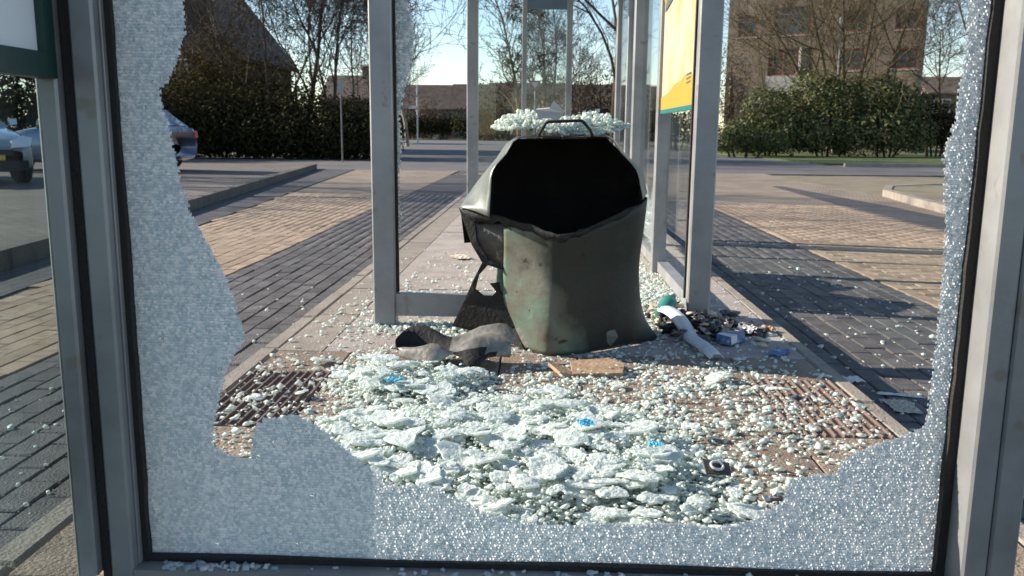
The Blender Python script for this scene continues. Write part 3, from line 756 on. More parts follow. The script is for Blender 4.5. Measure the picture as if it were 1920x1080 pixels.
def dent(rows, amp, seed, skip=0):
    rs = random.Random(seed)
    a = [(rs.uniform(4, 16), rs.uniform(4, 16), rs.uniform(0, 6)) for _ in range(5)]
    for r in rows:
        for p in r:
            d = sum(math.sin(p.x * u + p.z * v + w_) for u, v, w_ in a) / 5
            p.y += amp * d
    return rows
btop = [(-0.147, 3.42, 0.505), (-0.06, 3.36, 0.498), (0.03, 3.298, 0.480), (0.078, 3.29, 0.472), (0.174, 3.325, 0.498), (0.300, 3.38, 0.552), (0.396, 3.46, 0.598), (0.43, 3.62, .61), (.36, 3.80, .60), (.05, 3.86, .60), (-.2, 3.82, .58)]
bup = [(-0.146, 3.44, 0.42), (-0.06, 3.375, 0.42), (0.03, 3.312, 0.41), (0.078, 3.305, 0.41), (0.176, 3.335, 0.42), (0.296, 3.40, 0.44), (0.388, 3.49, 0.46), (0.42, 3.63, .47), (.35, 3.80, .47), (.05, 3.86, .47), (-.2, 3.82, .45)]
bwai = [(-0.148, 3.46, 0.330), (-0.06, 3.388, 0.335), (0.03, 3.322, 0.338), (0.080, 3.315, 0.338), (0.179, 3.35, 0.340), (0.289, 3.42, 0.336), (0.380, 3.52, 0.332), (0.41, 3.65, .33), (.34, 3.80, .33), (.05, 3.85, .33), (-.19, 3.82, .33)]
bmid = [(-0.150, 3.48, 0.21), (-0.065, 3.398, 0.20), (0.02, 3.332, 0.19), (0.072, 3.325, 0.19), (0.182, 3.365, 0.19), (0.300, 3.44, 0.19), (0.392, 3.545, 0.19), (0.42, 3.67, .19), (.35, 3.82, .19), (.05, 3.86, .19), (-.2, 3.83, .19)]
blow = [(-0.125, 3.49, 0.10), (-0.055, 3.405, 0.09), (0.015, 3.336, 0.08), (0.068, 3.33, 0.08), (0.184, 3.375, 0.08), (0.315, 3.46, 0.08), (0.425, 3.575, 0.08), (0.45, 3.69, .08), (.37, 3.84, .08), (.05, 3.88, .08), (-.2, 3.85, .08)]
bbot = [(-0.10, 3.50, 0.014), (-0.045, 3.415, 0.004), (0.012, 3.345, 0.002), (0.062, 3.338, 0.002), (0.180, 3.385, 0.002), (0.330, 3.49, 0.003), (0.478, 3.615, 0.004), (0.50, 3.72, .004), (.40, 3.87, .004), (.05, 3.9, .004), (-.2, 3.86, .004)]
rows = dent(loft_rows([btop, bup, bwai, bmid, blow, bbot], 5), .006, 3)
rows = list(map(list, zip(*loft_rows(list(map(list, zip(*rows))), 3))))
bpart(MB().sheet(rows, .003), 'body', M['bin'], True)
# the rolled lip along the torn upper edge
lip_top = [(-0.335, 3.52, 0.563), (-0.24, 3.45, 0.552), (-0.146, 3.385, 0.540), (-.04, 3.325, .520), (0.062, 3.275, 0.492), (.12, 3.29, .496), (0.174, 3.315, 0.512), (.3, 3.37, .560), (0.399, 3.445, 0.606)]
lip_bot = [(-0.275, 3.50, 0.508), (-0.235, 3.465, 0.512), (-0.146, 3.415, 0.506), (-.04, 3.345, .488), (0.062, 3.280, 0.466), (.12, 3.295, .480), (0.174, 3.318, 0.497), (.3, 3.373, .546), (0.396, 3.45, 0.592)]
lr = loft_rows([lip_top, [(Vector(a) + Vector(b)) * .5 + Vector((0, -.006, 0)) for a, b in zip(lip_top, lip_bot)], lip_bot], 4)
_q = random.Random(8)
lr[2] = [p + Vector((_q.gauss(0, .004), _q.gauss(0, .002), _q.gauss(-.002, .007))) for p in lr[2]]
lr[0] = [p + Vector((0, _q.gauss(0, .003), _q.gauss(0, .003))) for p in lr[0]]
bpart(MB().sheet(lr, .003), 'torn_lip', M['burnt'], True)
# hood
F_ = [(-0.201, 3.36, 0.545), (-0.196, 3.36, 0.64), (-0.187, 3.36, 0.723), (-0.137, 3.38, 0.786), (-0.087, 3.40, 0.848), (.077, 3.40, .853), (0.241, 3.40, 0.857), (.300, 3.38, .795), (0.358, 3.36, 0.732), (.378, 3.38, .672), (0.393, 3.40, 0.613)]
B_ = [(-0.330, 3.52, 0.565), (-0.305, 3.64, .61), (-0.268, 3.70, 0.665), (-.195, 3.72, .755), (-0.120, 3.72, 0.840), (.077, 3.72, .847), (0.272, 3.72, 0.852), (.345, 3.71, .785), (0.415, 3.70, 0.715), (.422, 3.62, .672), (0.424, 3.54, 0.63)]
mid_ = [tuple((Vector(a) + Vector(b)) * .5 + Vector((0, 0, .004))) for a, b in zip(F_, B_)]
_h = loft_rows([F_, mid_, B_], 3)
_h = list(map(list, zip(*loft_rows(list(map(list, zip(*_h))), 3))))
hood = bpart(MB().sheet(_h, -.003), 'hood', M['bin_hood'], True)
ins_ = lambda P, k: [(x * k + .09 * (1 - k), y, z - .006) for x, y, z in P]
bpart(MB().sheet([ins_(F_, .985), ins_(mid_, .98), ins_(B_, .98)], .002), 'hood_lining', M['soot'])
# back of the hood and its sooty inside wall
bk_low = [(x, max(y, 3.70), .40) for x, y, z in B_]
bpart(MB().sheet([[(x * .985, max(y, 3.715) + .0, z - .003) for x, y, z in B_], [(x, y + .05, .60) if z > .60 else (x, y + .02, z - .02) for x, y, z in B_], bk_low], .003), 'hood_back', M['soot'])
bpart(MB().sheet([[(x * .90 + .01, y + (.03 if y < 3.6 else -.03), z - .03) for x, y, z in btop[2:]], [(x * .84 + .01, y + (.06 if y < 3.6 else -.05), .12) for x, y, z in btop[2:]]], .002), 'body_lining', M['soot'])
# torn skin on the left: the strip, the brown inner face, the leg
bpart(MB().poly([(-0.335, 3.52, 0.561), (-0.269, 3.49, 0.507), (-0.26, 3.48, 0.434), (-0.213, 3.47, 0.36), (-0.148, 3.455, 0.341), (-0.152, 3.455, 0.321), (-0.235, 3.47, 0.344), (-0.281, 3.49, 0.417)], (.004, .006, 0)), 'torn_strip', M['burnt'])
bpart(MB().sheet(loft_rows([[(-0.276, 3.50, 0.503), (-.21, 3.475, .506), (-0.145, 3.45, 0.508)], [(-0.262, 3.50, 0.43), (-.205, 3.488, .43), (-0.145, 3.46, 0.43)], [(-0.213, 3.495, 0.356), (-.18, 3.485, .348), (-0.145, 3.47, 0.335)]], 4), .003), 'torn_panel', M['burnt_brown'], True)
bpart(MB().poly([(-0.235, 3.48, 0.353), (-0.28, 3.50, 0.26), (-0.32, 3.53, 0.166), (-0.371, 3.57, 0.061), (-0.249, 3.53, 0.042), (-0.153, 3.48, 0.030), (-0.062, 3.41, 0.002), (-0.100, 3.46, 0.081), (-0.136, 3.475, 0.179), (-0.167, 3.475, 0.234), (-0.171, 3.47, 0.268), (-0.206, 3.47, 0.263), (-0.18, 3.48, 0.227), (-0.198, 3.49, 0.207), (-0.236, 3.495, 0.207), (-0.271, 3.50, 0.233), (-0.255, 3.49, 0.294), (-0.211, 3.48, 0.345)], (.005, .008, 0)), 'torn_leg', M['burnt'])
bpart(MB().poly([(-0.10, 3.445, 0.085), (-0.03, 3.395, 0.075), (-0.035, 3.40, 0.02), (-0.06, 3.42, 0.008)], (.002, .006, 0)), 'bent_corner', M['sheetmetal'])
bpart(MB().poly([(0.235, 3.415, 0.075), (.30, 3.44, .088), (0.315, 3.45, 0.055), (.285, 3.45, .015)], (.004, -.006, 0)), 'bent_corner', M['bin_hood'])
bpart(MB().tube([(-0.018, 3.345, 0.852), (-.010, 3.345, .868), (0.012, 3.345, 0.904), (.022, 3.345, .909), (0.143, 3.345, 0.914), (.153, 3.345, .910), (.180, 3.345, .878), (0.190, 3.345, 0.852)], .006, 8), 'handle', M['burnt'], True)
bpart(MB().box(-.0, .17, 3.34, 3.40, .846, .852), 'handle_plate', M['burnt'])

# the slab of crazed glass lying on the bin
rs = np.random.RandomState(21)
def ell(x, z): 
    e = .86 + .12 * math.sin(7 * math.atan2(z, x) + 1) + .06 * math.sin(17 * math.atan2(z, x))
    return (x / .285) ** 2 + (z / .15) ** 2 < e
V, Fq = jitter_cells(-.29, .29, -.16, .16, .014, 31, ell, tilt=.3, thick=.009, yfun=lambda x, z: .010 * np.sin(x * 14) + .006 * np.cos(z * 25))
Vg = V.copy(); Vg[:, 0] = V[:, 0] + .062; Vg[:, 1] = 3.52 + V[:, 2]; Vg[:, 2] = .894 - V[:, 1] + V[:, 2] * .20
n = 620
th = rs.uniform(0, 6.28, n); rr = np.sqrt(rs.uniform(0, 1, n)) * .93
cx, cy = .062 + .27 * rr * np.cos(th), 3.52 + .14 * rr * np.sin(th)
def chunk_field(cx, cy, cz, size, rs, flat_=0.55):
    """little irregular blocks, one for each centre"""
    n = len(cx)
    base = np.array([(-1, -1, -1), (1, -1, -1), (1, 1, -1), (-1, 1, -1), (-1, -1, 1), (1, -1, 1), (1, 1, 1), (-1, 1, 1)], float)
    P = base[None] * (1 + rs.uniform(-.42, .25, (n, 8, 3)))
    P[..., 2] *= flat_
    P *= (size[:, None, None] * .5) * rs.uniform(.75, 1.25, (n, 1, 3))
    a = rs.uniform(0, 6.28, n); t = rs.normal(0, .35, n); u = rs.normal(0, .35, n)
    ca, sa, ct, st, cu, su = np.cos(a), np.sin(a), np.cos(t), np.sin(t), np.cos(u), np.sin(u)
    y = P[..., 1] * ct[:, None] - P[..., 2] * st[:, None]; z = P[..., 1] * st[:, None] + P[..., 2] * ct[:, None]
    x = P[..., 0] * cu[:, None] + z * su[:, None]; z = -P[..., 0] * su[:, None] + z * cu[:, None]
    X = x * ca[:, None] - y * sa[:, None] + cx[:, None]; Y = x * sa[:, None] + y * ca[:, None] + cy[:, None]
    V = np.stack([X, Y, z + cz[:, None]], -1).reshape(-1, 3)
    q = np.array([(3, 2, 1, 0), (4, 5, 6, 7), (0, 1, 5, 4), (1, 2, 6, 5), (2, 3, 7, 6), (3, 0, 4, 7)])
    return V, (q[None] + (np.arange(n) * 8)[:, None, None]).reshape(-1, 4)
sz = rs.uniform(.007, .018, n)
V3, F3 = chunk_field(cx, cy, .900 + (cy - 3.52) * .20 + rs.uniform(0, 1, n) * (.034 * np.exp(-((cx + .09) / .09) ** 2) + .038 * np.exp(-((cx - .21) / .08) ** 2) + .008), sz, rs, .7)
slab_g = link('glass_slab', np_mesh('glass_slab', np.concatenate([Vg, V3]) - np.array([.062, 3.52, .85]), np.concatenate([Fq, F3 + len(Vg)]), M['crumb']), None, (.062, 3.52, .85))
tag(slab_g, 'lens shaped slab of crazed glass lying across the top of the burnt bin', 'glass slab')
scrap = MB().poly([(-0.028, 3.41, 0.955), (0.025, 3.42, 0.960), (0.037, 3.43, 0.986), (0.079, 3.41, 0.944), (0.062, 3.40, 0.918), (0.045, 3.395, 0.912), (.028, 3.395, .924), (.002, 3.395, .922), (-0.016, 3.39, 0.918)], (.006, .05, .006)).build('card_scrap', M['card'])
tag(scrap, 'pointed pale card scrap on the glass slab on top of the bin', 'card scrap')

# ================================================================== THINGS ON THE FLOOR
sh = MB()
def Z(rows, k): return [[(x, y, max(z + k, .004)) for x, y, z in r] for r in rows]
sb = [(-0.555, 3.24, 0.05), (-0.516, 3.30, 0.074), (-0.442, 3.30, 0.082), (-0.334, 3.26, 0.055), (-0.232, 3.28, 0.084), (-0.128, 3.28, 0.094), (-0.093, 3.24, 0.058)]
s1 = [(-0.550, 3.21, 0.030), (-0.500, 3.23, 0.010), (-0.425, 3.22, 0.006), (-0.345, 3.20, 0.022), (-0.240, 3.23, 0.066), (-0.150, 3.24, 0.074), (-0.097, 3.20, 0.050)]
s2 = [(-0.533, 3.16, 0.040), (-0.464, 3.135, 0.048), (-0.379, 3.125, 0.060), (-0.319, 3.13, 0.040), (-0.242, 3.15, 0.070), (-0.163, 3.17, 0.066), (-0.103, 3.17, 0.057)]
s3 = [(-0.522, 3.14, 0.020), (-0.479, 3.12, 0.003), (-0.393, 3.07, 0.004), (-0.317, 3.115, 0.034), (-0.243, 3.05, 0.004), (-0.189, 3.10, 0.030), (-0.11, 3.14, 0.020)]
rows = loft_rows([sb, s1, s2, s3], 3)
rows = list(map(list, zip(*loft_rows(list(map(list, zip(*rows))), 3))))
_r = random.Random(4)
rows = [[Vector((p.x, p.y, p.z * 1.35 + .012)) + Vector((_r.gauss(0, .0012), _r.gauss(0, .0016), _r.gauss(0, .0016))) for p in r] for r in rows]
sm = tag(sh.sheet(rows, -.003).build('bent_steel_sheet', M['sheetmetal'], None, True), 'crumpled grey steel sheet lying on the glass left of the bin', 'steel sheet')
sm.data.materials.append(M['burnt'])
for p in sm.data.polygons:
    if (p.center.y > 3.165 and p.center.x < -.35) or (p.center.y < 3.12 and p.center.x > -.31): p.material_index = 1  # hollow and right front edge take the darker material

def crumpled(name, x, y, z, lx_, ly_, amp, material, seed, label, cat, rz=0, tilt=(0, 0), nx=9, ny=7, group=None, fold=0.0, ragged=.12):
    rs = random.Random(seed)
    wv = [(rs.uniform(8, 40) / max(lx_, .05) * .12, rs.uniform(8, 40) / max(ly_, .05) * .12, rs.uniform(0, 6)) for _ in range(6)]
    rows = []
    for j in range(ny):
        r = []
        for i in range(nx):
            u, v = i / (nx - 1) - .5, j / (ny - 1) - .5
            h = sum(abs(math.sin(u * a * 4 + v * b * 4 + c)) for a, b, c in wv) / 6 * amp + fold * abs(u) * lx_
            e = ragged * (rs.random() - .5) if i in (0, nx - 1) or j in (0, ny - 1) else 0
            r.append((lx_ * (u + e), ly_ * (v + e * .7), h + rs.uniform(0, amp * .12)))
        rows.append(r)
    lo = min(p[2] for r in rows for p in r)
    rows = [[(a, b, c - lo) for a, b, c in r] for r in rows]
    o = MB().sheet(rows, -.0012).build(name, material, None, False, (x, y, z))
    o.rotation_euler = (tilt[0], tilt[1], rz)
    return tag(o, label, cat, group)

bd = MB()
bd.poly([(-.10, -.075, 0), (.075, -.095, 0), (.105, .02, 0), (.06, .10, 0), (-.09, .085, 0)], (0, 0, .016))
bo = bd.build('board_piece', M['wood'], None, False, (.215, 3.11, .006)); bo.rotation_euler = (.03, -.04, .1)
tag(bo, 'broken brown board piece on the glass in front of the bin', 'board')
bd = MB(); bd.poly([(-.03, -.05, 0), (.028, -.06, 0), (.03, .05, 0), (-.02, .06, 0)], (0, 0, .012))
bo = bd.build('board_piece', M['wood'], None, False, (.075, 3.07, .01)); bo.rotation_euler = (.1, .25, .5)
tag(bo, 'small splintered brown board corner just left of the larger board piece', 'board')
# white plastic strip and the rubbish beside the right post
rows = []
for i in range(12):
    t = i / 11; c = Vector((.575, 3.93, .075)).lerp(Vector((.692, 3.29, .012)), t) + Vector((.012 * math.sin(t * 6), 0, .012 * math.sin(t * 9)))
    wd = .036 - .010 * t
    rows.append([c + Vector((-wd, -.004, -.010)), c + Vector((-wd * .4, 0, .010)), c + Vector((wd * .4, 0, .012)), c + Vector((wd, .004, -.006))])
tag(MB().sheet(rows, .004).build('plastic_strip', M['white'], None, True), 'long white plastic strip lying between the bin and the drink carton', 'plastic strip')
def bottle(loc, L_, rad, rot, label):
    e = tag(empty('plastic_bottle', loc), label, 'bottle'); e.rotation_euler = rot
    prof = [(0, .3), (.02, .95), (.10, 1.0), (.30, .93), (.34, 1.0), (.62, 1.0), (.72, .85), (.82, .45), (.9, .34)]
    MB().tube([(L_ * t, 0, 0) for t, r in prof], [rad * r for t, r in prof], 14).build('bottle_body', M['teal'], e, True)
    MB().tube([(L_ * .9, 0, 0), (L_ * .905, 0, 0), (L_ * .985, 0, 0), (L_, 0, 0)], [rad * .30, rad * .40, rad * .40, rad * .34], 12).build('bottle_cap', M['white'], e, True)
bottle((.560, 3.93, .045), .17, .038, (0, -.45, R(62)), 'teal plastic bottle leaning against rubbish right of the bin')
def carton(loc, rz):
    e = tag(empty('drink_carton', loc, rz), 'squashed blue and white drink carton beside the white plastic strip', 'carton')
    MB().add([(-.07, -.042, 0), (.075, -.05, 0), (.07, .048, 0), (-.07, .045, 0), (-.072, -.036, .05), (.075, -.045, .056), (.068, .04, .048), (-.068, .04, .056)],
             [(3, 2, 1, 0), (4, 5, 6, 7), (0, 1, 5, 4), (1, 2, 6, 5), (2, 3, 7, 6), (3, 0, 4, 7)]).build('carton_body', M['bluep'], e)
    MB().add([(-.072, -.040, .0512), (-.01, -.044, .0540), (-.015, .041, .0540), (-.070, .041, .0575), (-.0725, -.0455, .008), (-.01, -.0475, .008)],
             [(0, 1, 2, 3), (4, 5, 1, 0)]).build('carton_panel', M['white'], e)
    MB().poly([(.075, -.05, .002), (.112, -.03, .02), (.108, .03, .03), (.07, .046, .02)], (0, 0, .004)).build('carton_gable', M['bluep'], e)
carton((.800, 3.585, .008), .9)
bpy.data.objects['drink_carton'].scale = (.8, .8, .7)
for (a, spec) in enumerate([
    ('plastic_bag', .66, 4.00, .005, .18, .15, .10, 'bag', 'crumpled dark plastic bag heaped against the right aluminium post', 'plastic bag'),
    ('plastic_bag', .80, 3.86, .005, .20, .14, .08, 'bag', 'flat dark plastic bag in the shade behind the drink carton', 'plastic bag'),
    ('paper_scrap', .585, 4.12, .02, .14, .10, .07, 'paperb', 'grey brown crumpled paper behind the teal bottle', 'paper'),
    ('paper_scrap', .92, 3.79, .004, .11, .09, .05, 'paperw', 'crumpled white paper in the shade right of the drink carton', 'paper'),
    ('paper_scrap', 1.02, 3.83, .004, .06, .05, .035, 'orange', 'small pale orange wrapper at the end of the rubbish', 'wrapper'),
    ('paper_scrap', 1.36, 3.72, LOW + .004, .11, .08, .03, 'paperw', 'bright white crumpled paper on the dark paving past the kerb', 'paper'),
    ('paper_scrap', 1.44, 3.36, LOW + .004, .16, .10, .025, 'paperb', 'torn beige paper lying on the dark paving beyond the kerb shadow', 'paper'),
    ('paper_scrap', 1.50, 3.52, LOW + .004, .17, .025, .015, 'paperw', 'narrow white paper strip just above the torn beige paper', 'paper'),
    ('paper_scrap', .96, 3.42, .004, .12, .06, .02, 'bluep', 'blue foil scrap in the shade below the drink carton', 'foil scrap'),
    ('paper_scrap', -.56, 5.95, .004, .16, .10, .03, 'paperb', 'creased pale paper on the slab to the left of the bin', 'paper'),
    ('plastic_scrap', -.475, 2.735, .062, .055, .045, .02, 'cyan', 'bright blue plastic scrap on the glass below the crumpled steel sheet', 'plastic scrap'),
    ('plastic_scrap', .13, 2.27, .085, .045, .04, .018, 'cyan', 'pale blue plastic scrap in the middle of the glass heap', 'plastic scrap'),
    ('plastic_scrap', .30, 2.13, .080, .035, .03, .012, 'cyan', 'blue plastic sliver at the right of the glass heap', 'plastic scrap'),
    ]):
    nm, x, y, z, l1, l2, am, mk, lab, cat_ = spec
    crumpled(nm, x, y, z, l1, l2, am, M[mk], 40 + a, lab, cat_, rz=a * 1.3, nx=11, ny=9)
rsx = np.random.RandomState(77)
def litter_heap(n, material, label, zs=1.0):
    cx = rsx.normal(.72, .15, n); cy = rsx.normal(3.86, .14, n); ok = (cx > .50) & (cx < 1.08) & (cy > 3.5)
    cx, cy = cx[ok], cy[ok]; sz_ = rsx.uniform(.015, .060, len(cx))
    V, Fq = chunk_field(cx, cy, .012 + rsx.uniform(0, .06, len(cx)) * np.exp(-((cx - .68) / .14) ** 2) * zs, sz_, rsx, .16)
    tag(link('rubbish_scraps', np_mesh('rubbish_scraps', V, Fq, material)), label, 'rubbish', kind='stuff')
litter_heap(150, M['bag'], 'dark burnt scraps of rubbish heaped by the right post')
litter_heap(45, M['paperb'], 'pale dirty paper scraps among the rubbish by the right post')
# folded brown tab with a pale ring, near the pane
e = tag(empty('metal_tab', (.436, 2.03, .065), .5), 'small folded brown metal tab with a pale ring on the glass', 'metal tab')
MB().poly([(-.035, -.02, 0), (.03, -.026, 0), (.04, .012, 0), (-.028, .024, 0)], (0, 0, .004)).build('tab_plate', M['burnt_brown'], e)
ring = [(.016 * math.cos(t * .52), .013 * math.sin(t * .52), .008) for t in range(13)]
MB().tube(ring, .0035, 6).build('ring', M['white'], e, True)
e.rotation_euler = (.5, .1, .3)

# ---- shattered glass on the floor
rs = np.random.RandomState(5)
def dens(x, y):
    """how thickly glass lies at a spot (0..1)"""
    a = np.exp(-(((x + .10) / .60) ** 2 + ((y - 2.15) / .66) ** 2) ** 2.0)              # the heap inside the smashed screen
    b = np.exp(-(((x + .44) / .26) ** 2 + ((y - 3.00) / .40) ** 2) ** 1.6)              # towards the left post
    c = np.exp(-(((x - .40) / .62) ** 2 + ((y - 2.75) / .55) ** 2)) * .30               # thinner scatter to the right
    d = np.exp(-(((x + .0) / 1.0) ** 2 + ((y - 4.2) / 1.3) ** 2)) * .07
    e_ = np.exp(-(((x - .60) / .18) ** 2 + ((y - 4.6) / .9) ** 2)) * .45
    f = np.exp(-(((x + .40) / .30) ** 2 + ((y - 3.78) / .12) ** 2)) * .75
    h = np.exp(-(((x + .92) / .25) ** 2 + ((y - 2.6) / .7) ** 2)) * .10
    cl = .5 + .5 * np.sin(x * 11 + 2 * np.sin(y * 5)) * np.sin(y * 9 + 1.7 * np.sin(x * 7))
    cl2 = .5 + .5 * np.sin(x * 23 + y * 17) * np.sin(y * 21 - x * 6)
    cc = .25 + 1.1 * cl * (.5 + cl2)
    return np.clip(np.maximum.reduce([a * (.8 + .4 * cl), b * (.75 + .5 * cl) * np.where((x > -.60) & (x < -.05) & (y > 3.0), .12, 1.0), c * cc, d * cc, e_, f, h * cc]), 0, 1)
def sample(n, x0, x1, y0, y1, power=1.0):
    X = rs.uniform(x0, x1, n * 14); Y = rs.uniform(y0, y1, n * 14)
    k = rs.uniform(0, 1, n * 14) < dens(X, Y) ** power
    return X[k][:n], Y[k][:n]
def height(x, y): return .032 * np.clip(dens(x, y) - .45, 0, 1) / .55
X, Y = sample(29000, -1.05, 1.05, 1.50, 6.5)
szs = np.clip(rs.lognormal(math.log(.0092), .52, len(X)), .005, .022)
Zz = height(X, Y) * rs.uniform(.2, 1.1, len(X)) + szs * .2
V, Fq = chunk_field(X, Y, Zz, szs, rs, .32)
X5, Y5 = sample(5000, -.85, .75, 1.5, 3.3, 2.0)
s5 = np.clip(rs.lognormal(math.log(.0085), .4, len(X5)), .004, .018)
V5, F5 = chunk_field(X5, Y5, height(X5, Y5) + rs.uniform(.010, .034, len(X5)), s5, rs, .35)
Fq = np.concatenate([Fq, F5 + len(V)]); V = np.concatenate([V, V5])
X2 = np.concatenate([rs.uniform(-2.1, -1.14, 260), rs.uniform(1.14, 2.3, 420)]); Y2 = np.concatenate([2 + 5 * rs.beta(1, 2.2, 260), 1.6 + 6 * rs.beta(1.3, 2.0, 420)])
s2_ = np.clip(rs.lognormal(math.log(.011), .45, len(X2)), .005, .03)
V4, F4 = chunk_field(X2, Y2, LOW + s2_ * .25, s2_, rs, .6)
cr = link('glass_crumbs', np_mesh('glass_crumbs', np.concatenate([V, V4]), np.concatenate([Fq, F4 + len(V)]), M['crumb']))
tag(cr, 'white and aqua crumbs of shattered safety glass strewn over the platform', 'broken glass', kind='stuff')
# bigger lumps that still hang together
lump_me = []
for k in range(16):
    r_ = .026 + .0036 * k; q_ = random.Random(300 + k); ns, nr_ = 18, 4
    prof = [q_.uniform(.78, 1.10) * (1 + .18 * math.sin(2 * t_ / ns * 6.28 + k)) for t_ in range(ns)]
    bend = q_.uniform(-1.5, 2.2); ph = q_.uniform(0, 6)
    top = [(0, 0, 0)]; 
    for a in range(1, nr_ + 1):
        for t_ in range(ns):
            R_ = r_ * (a / nr_) * (1 + (prof[t_] - 1) * (a / nr_)); an = 6.283 * (t_ + q_.uniform(-.25, .25)) / ns
            x, y = R_ * math.cos(an), R_ * math.sin(an) * .8
            top.append((x, y, -bend * (x * x + .4 * y * y) * 2.2 + .0028 * math.sin(x * 130 + ph) * math.cos(y * 110) + q_.uniform(-.0011, .0011)))
    n0 = len(top); th_ = .006 + .0025 * q_.random()
    vs = top + [(x, y, z - th_) for x, y, z in top]; fs = []
    for t_ in range(ns):
        u = (t_ + 1) % ns
        fs.append((0, 1 + t_, 1 + u)); fs.append((n0, n0 + 1 + u, n0 + 1 + t_))
        for a in range(nr_ - 1):
            b0, b1 = 1 + a * ns, 1 + (a + 1) * ns
            fs.append((b0 + t_, b1 + t_, b1 + u, b0 + u)); fs.append((n0 + b0 + u, n0 + b1 + u, n0 + b1 + t_, n0 + b0 + t_))
        e0 = 1 + (nr_ - 1) * ns
        fs.append((e0 + t_, n0 + e0 + t_, n0 + e0 + u, e0 + u))
    mb = MB(); mb.add(vs, fs)
    lump_me.append(mb.mesh('glass_lump', M['lump']))
LX, LY = sample(1500, -.95, .85, 1.55, 3.7, 2.2)
cnt = 0
for i in range(len(LX)):
    if cnt >= 290: break
    x, y = float(LX[i]), float(LY[i])
    if (-.58 < x < -.06 and 3.02 < y < 3.4) or (x > -.25 and y > 3.15): continue
    o = link('glass_lump', lump_me[random.randrange(16)], None, (x, y, float(height(np.array(x), np.array(y))) + random.uniform(.016, .046)))
    o.rotation_euler = (random.gauss(0, .13), random.gauss(0, .13), random.uniform(0, 6.28))
    s_ = random.uniform(.45, .88); o.scale = (s_, s_, s_)
    tag(o, 'aqua white lump of crazed glass still holding together on the shattered glass heap', 'glass lump', 'lumps of crazed glass on the platform')
    cnt += 1
# crumbs on the bottom rail of the near screen
X = np.concatenate([rs.normal(-.58, .05, 70), rs.uniform(-.69, .6, 50)]); s_ = rs.uniform(.004, .011, 120)
V, Fq = chunk_field(X, rs.uniform(1.409, 1.432, 120), .098 + s_ * .3, s_, rs, .6)
tag(link('rail_crumbs', np_mesh('rail_crumbs', V, Fq, M['craze'])), 'fine glass crumbs resting on the bottom rail of the smashed screen', 'broken glass', kind='stuff')

# ================================================================== VEGETATION
def bare_tree(name, base, height_, seed, bark, label, crown_w=.45, levels=4, trunk_r=None, fork=.25, upward=.35, nkids=(7, 7, 6, 5), droop=0.0, stems=1, twig=.010, group=None, lean=(0, 0), spread=1.0):
    rs = random.Random(seed)
    tr, tw = MB(), MB()
    r0 = trunk_r or height_ * .016
    def branch(p, d, L_, r, lvl):
        seg = (7, 6, 5, 4, 3)[min(lvl, 4)]
        pts = [p.copy()]; rads = [r]; q = p.copy(); dd = d.copy()
        if lvl >= 3: seg = 3 if lvl == 3 else 2
        for i in range(seg):
            wob = (.06, .14, .20, .26, .30)[min(lvl, 4)]
            dd = (dd + Vector((rs.gauss(0, wob), rs.gauss(0, wob), rs.gauss(0, wob * .6) + (upward if lvl else 0) * .16 - droop * .12 * (lvl > 1)))).normalized()
            q = q + dd * (L_ / seg); pts.append(q.copy()); rads.append(max(r * (1 - .78 * (i + 1) / seg), twig * .7))
        (tr if lvl < 2 else tw).tube(pts, rads, (7, 5, 4, 3, 3)[min(lvl, 4)], cap=False)
        if lvl + 1 >= levels: return
        n = nkids[min(lvl, len(nkids) - 1)]
        for k in range(n):
            t = (fork if lvl == 0 else .18) + (1 - (fork if lvl == 0 else .18)) * (k + rs.random() * .8) / n
            t = min(t, .99); i = min(int(t * seg), seg - 1); f = t * seg - i
            i = min(i, len(pts) - 2); pp = pts[i].lerp(pts[i + 1], f); ax = (pts[i + 1] - pts[i]).normalized()
            az = k * 2.4 + rs.uniform(-.6, .6) + seed
            side = ax.orthogonal().normalized(); side = Quaternion(ax, az) @ side
            ang = rs.uniform(.5, .95) * spread if lvl == 0 else rs.uniform(.4, 1.0) * spread
            nd = (ax * math.cos(ang) + side * math.sin(ang) + Vector((0, 0, upward * .35))).normalized()
            ln = L_ * (crown_w + .18 * rs.random()) * (1.15 - .55 * t)
            branch(pp, nd, ln, max(rads[i] * rs.uniform(.38, .58), twig), lvl + 1)
    for s in range(stems):
        a = s * 6.28 / max(stems, 1) + seed
        off = Vector((math.cos(a), math.sin(a), 0)) * (.25 if stems > 1 else 0)
        d = Vector((lean[0], lean[1], 1)) + (Vector((math.cos(a), math.sin(a), 0)) * .34 if stems > 1 else Vector())
        branch(off, d.normalized(), height_ * (rs.uniform(.85, 1.0) if stems > 1 else 1), r0 * (.75 if stems > 1 else 1), 0)
    e = tag(empty(name, base), label, 'tree', group)
    tr.build('trunk', bark, e, True); tw.build('crown', bark, e)
    return e

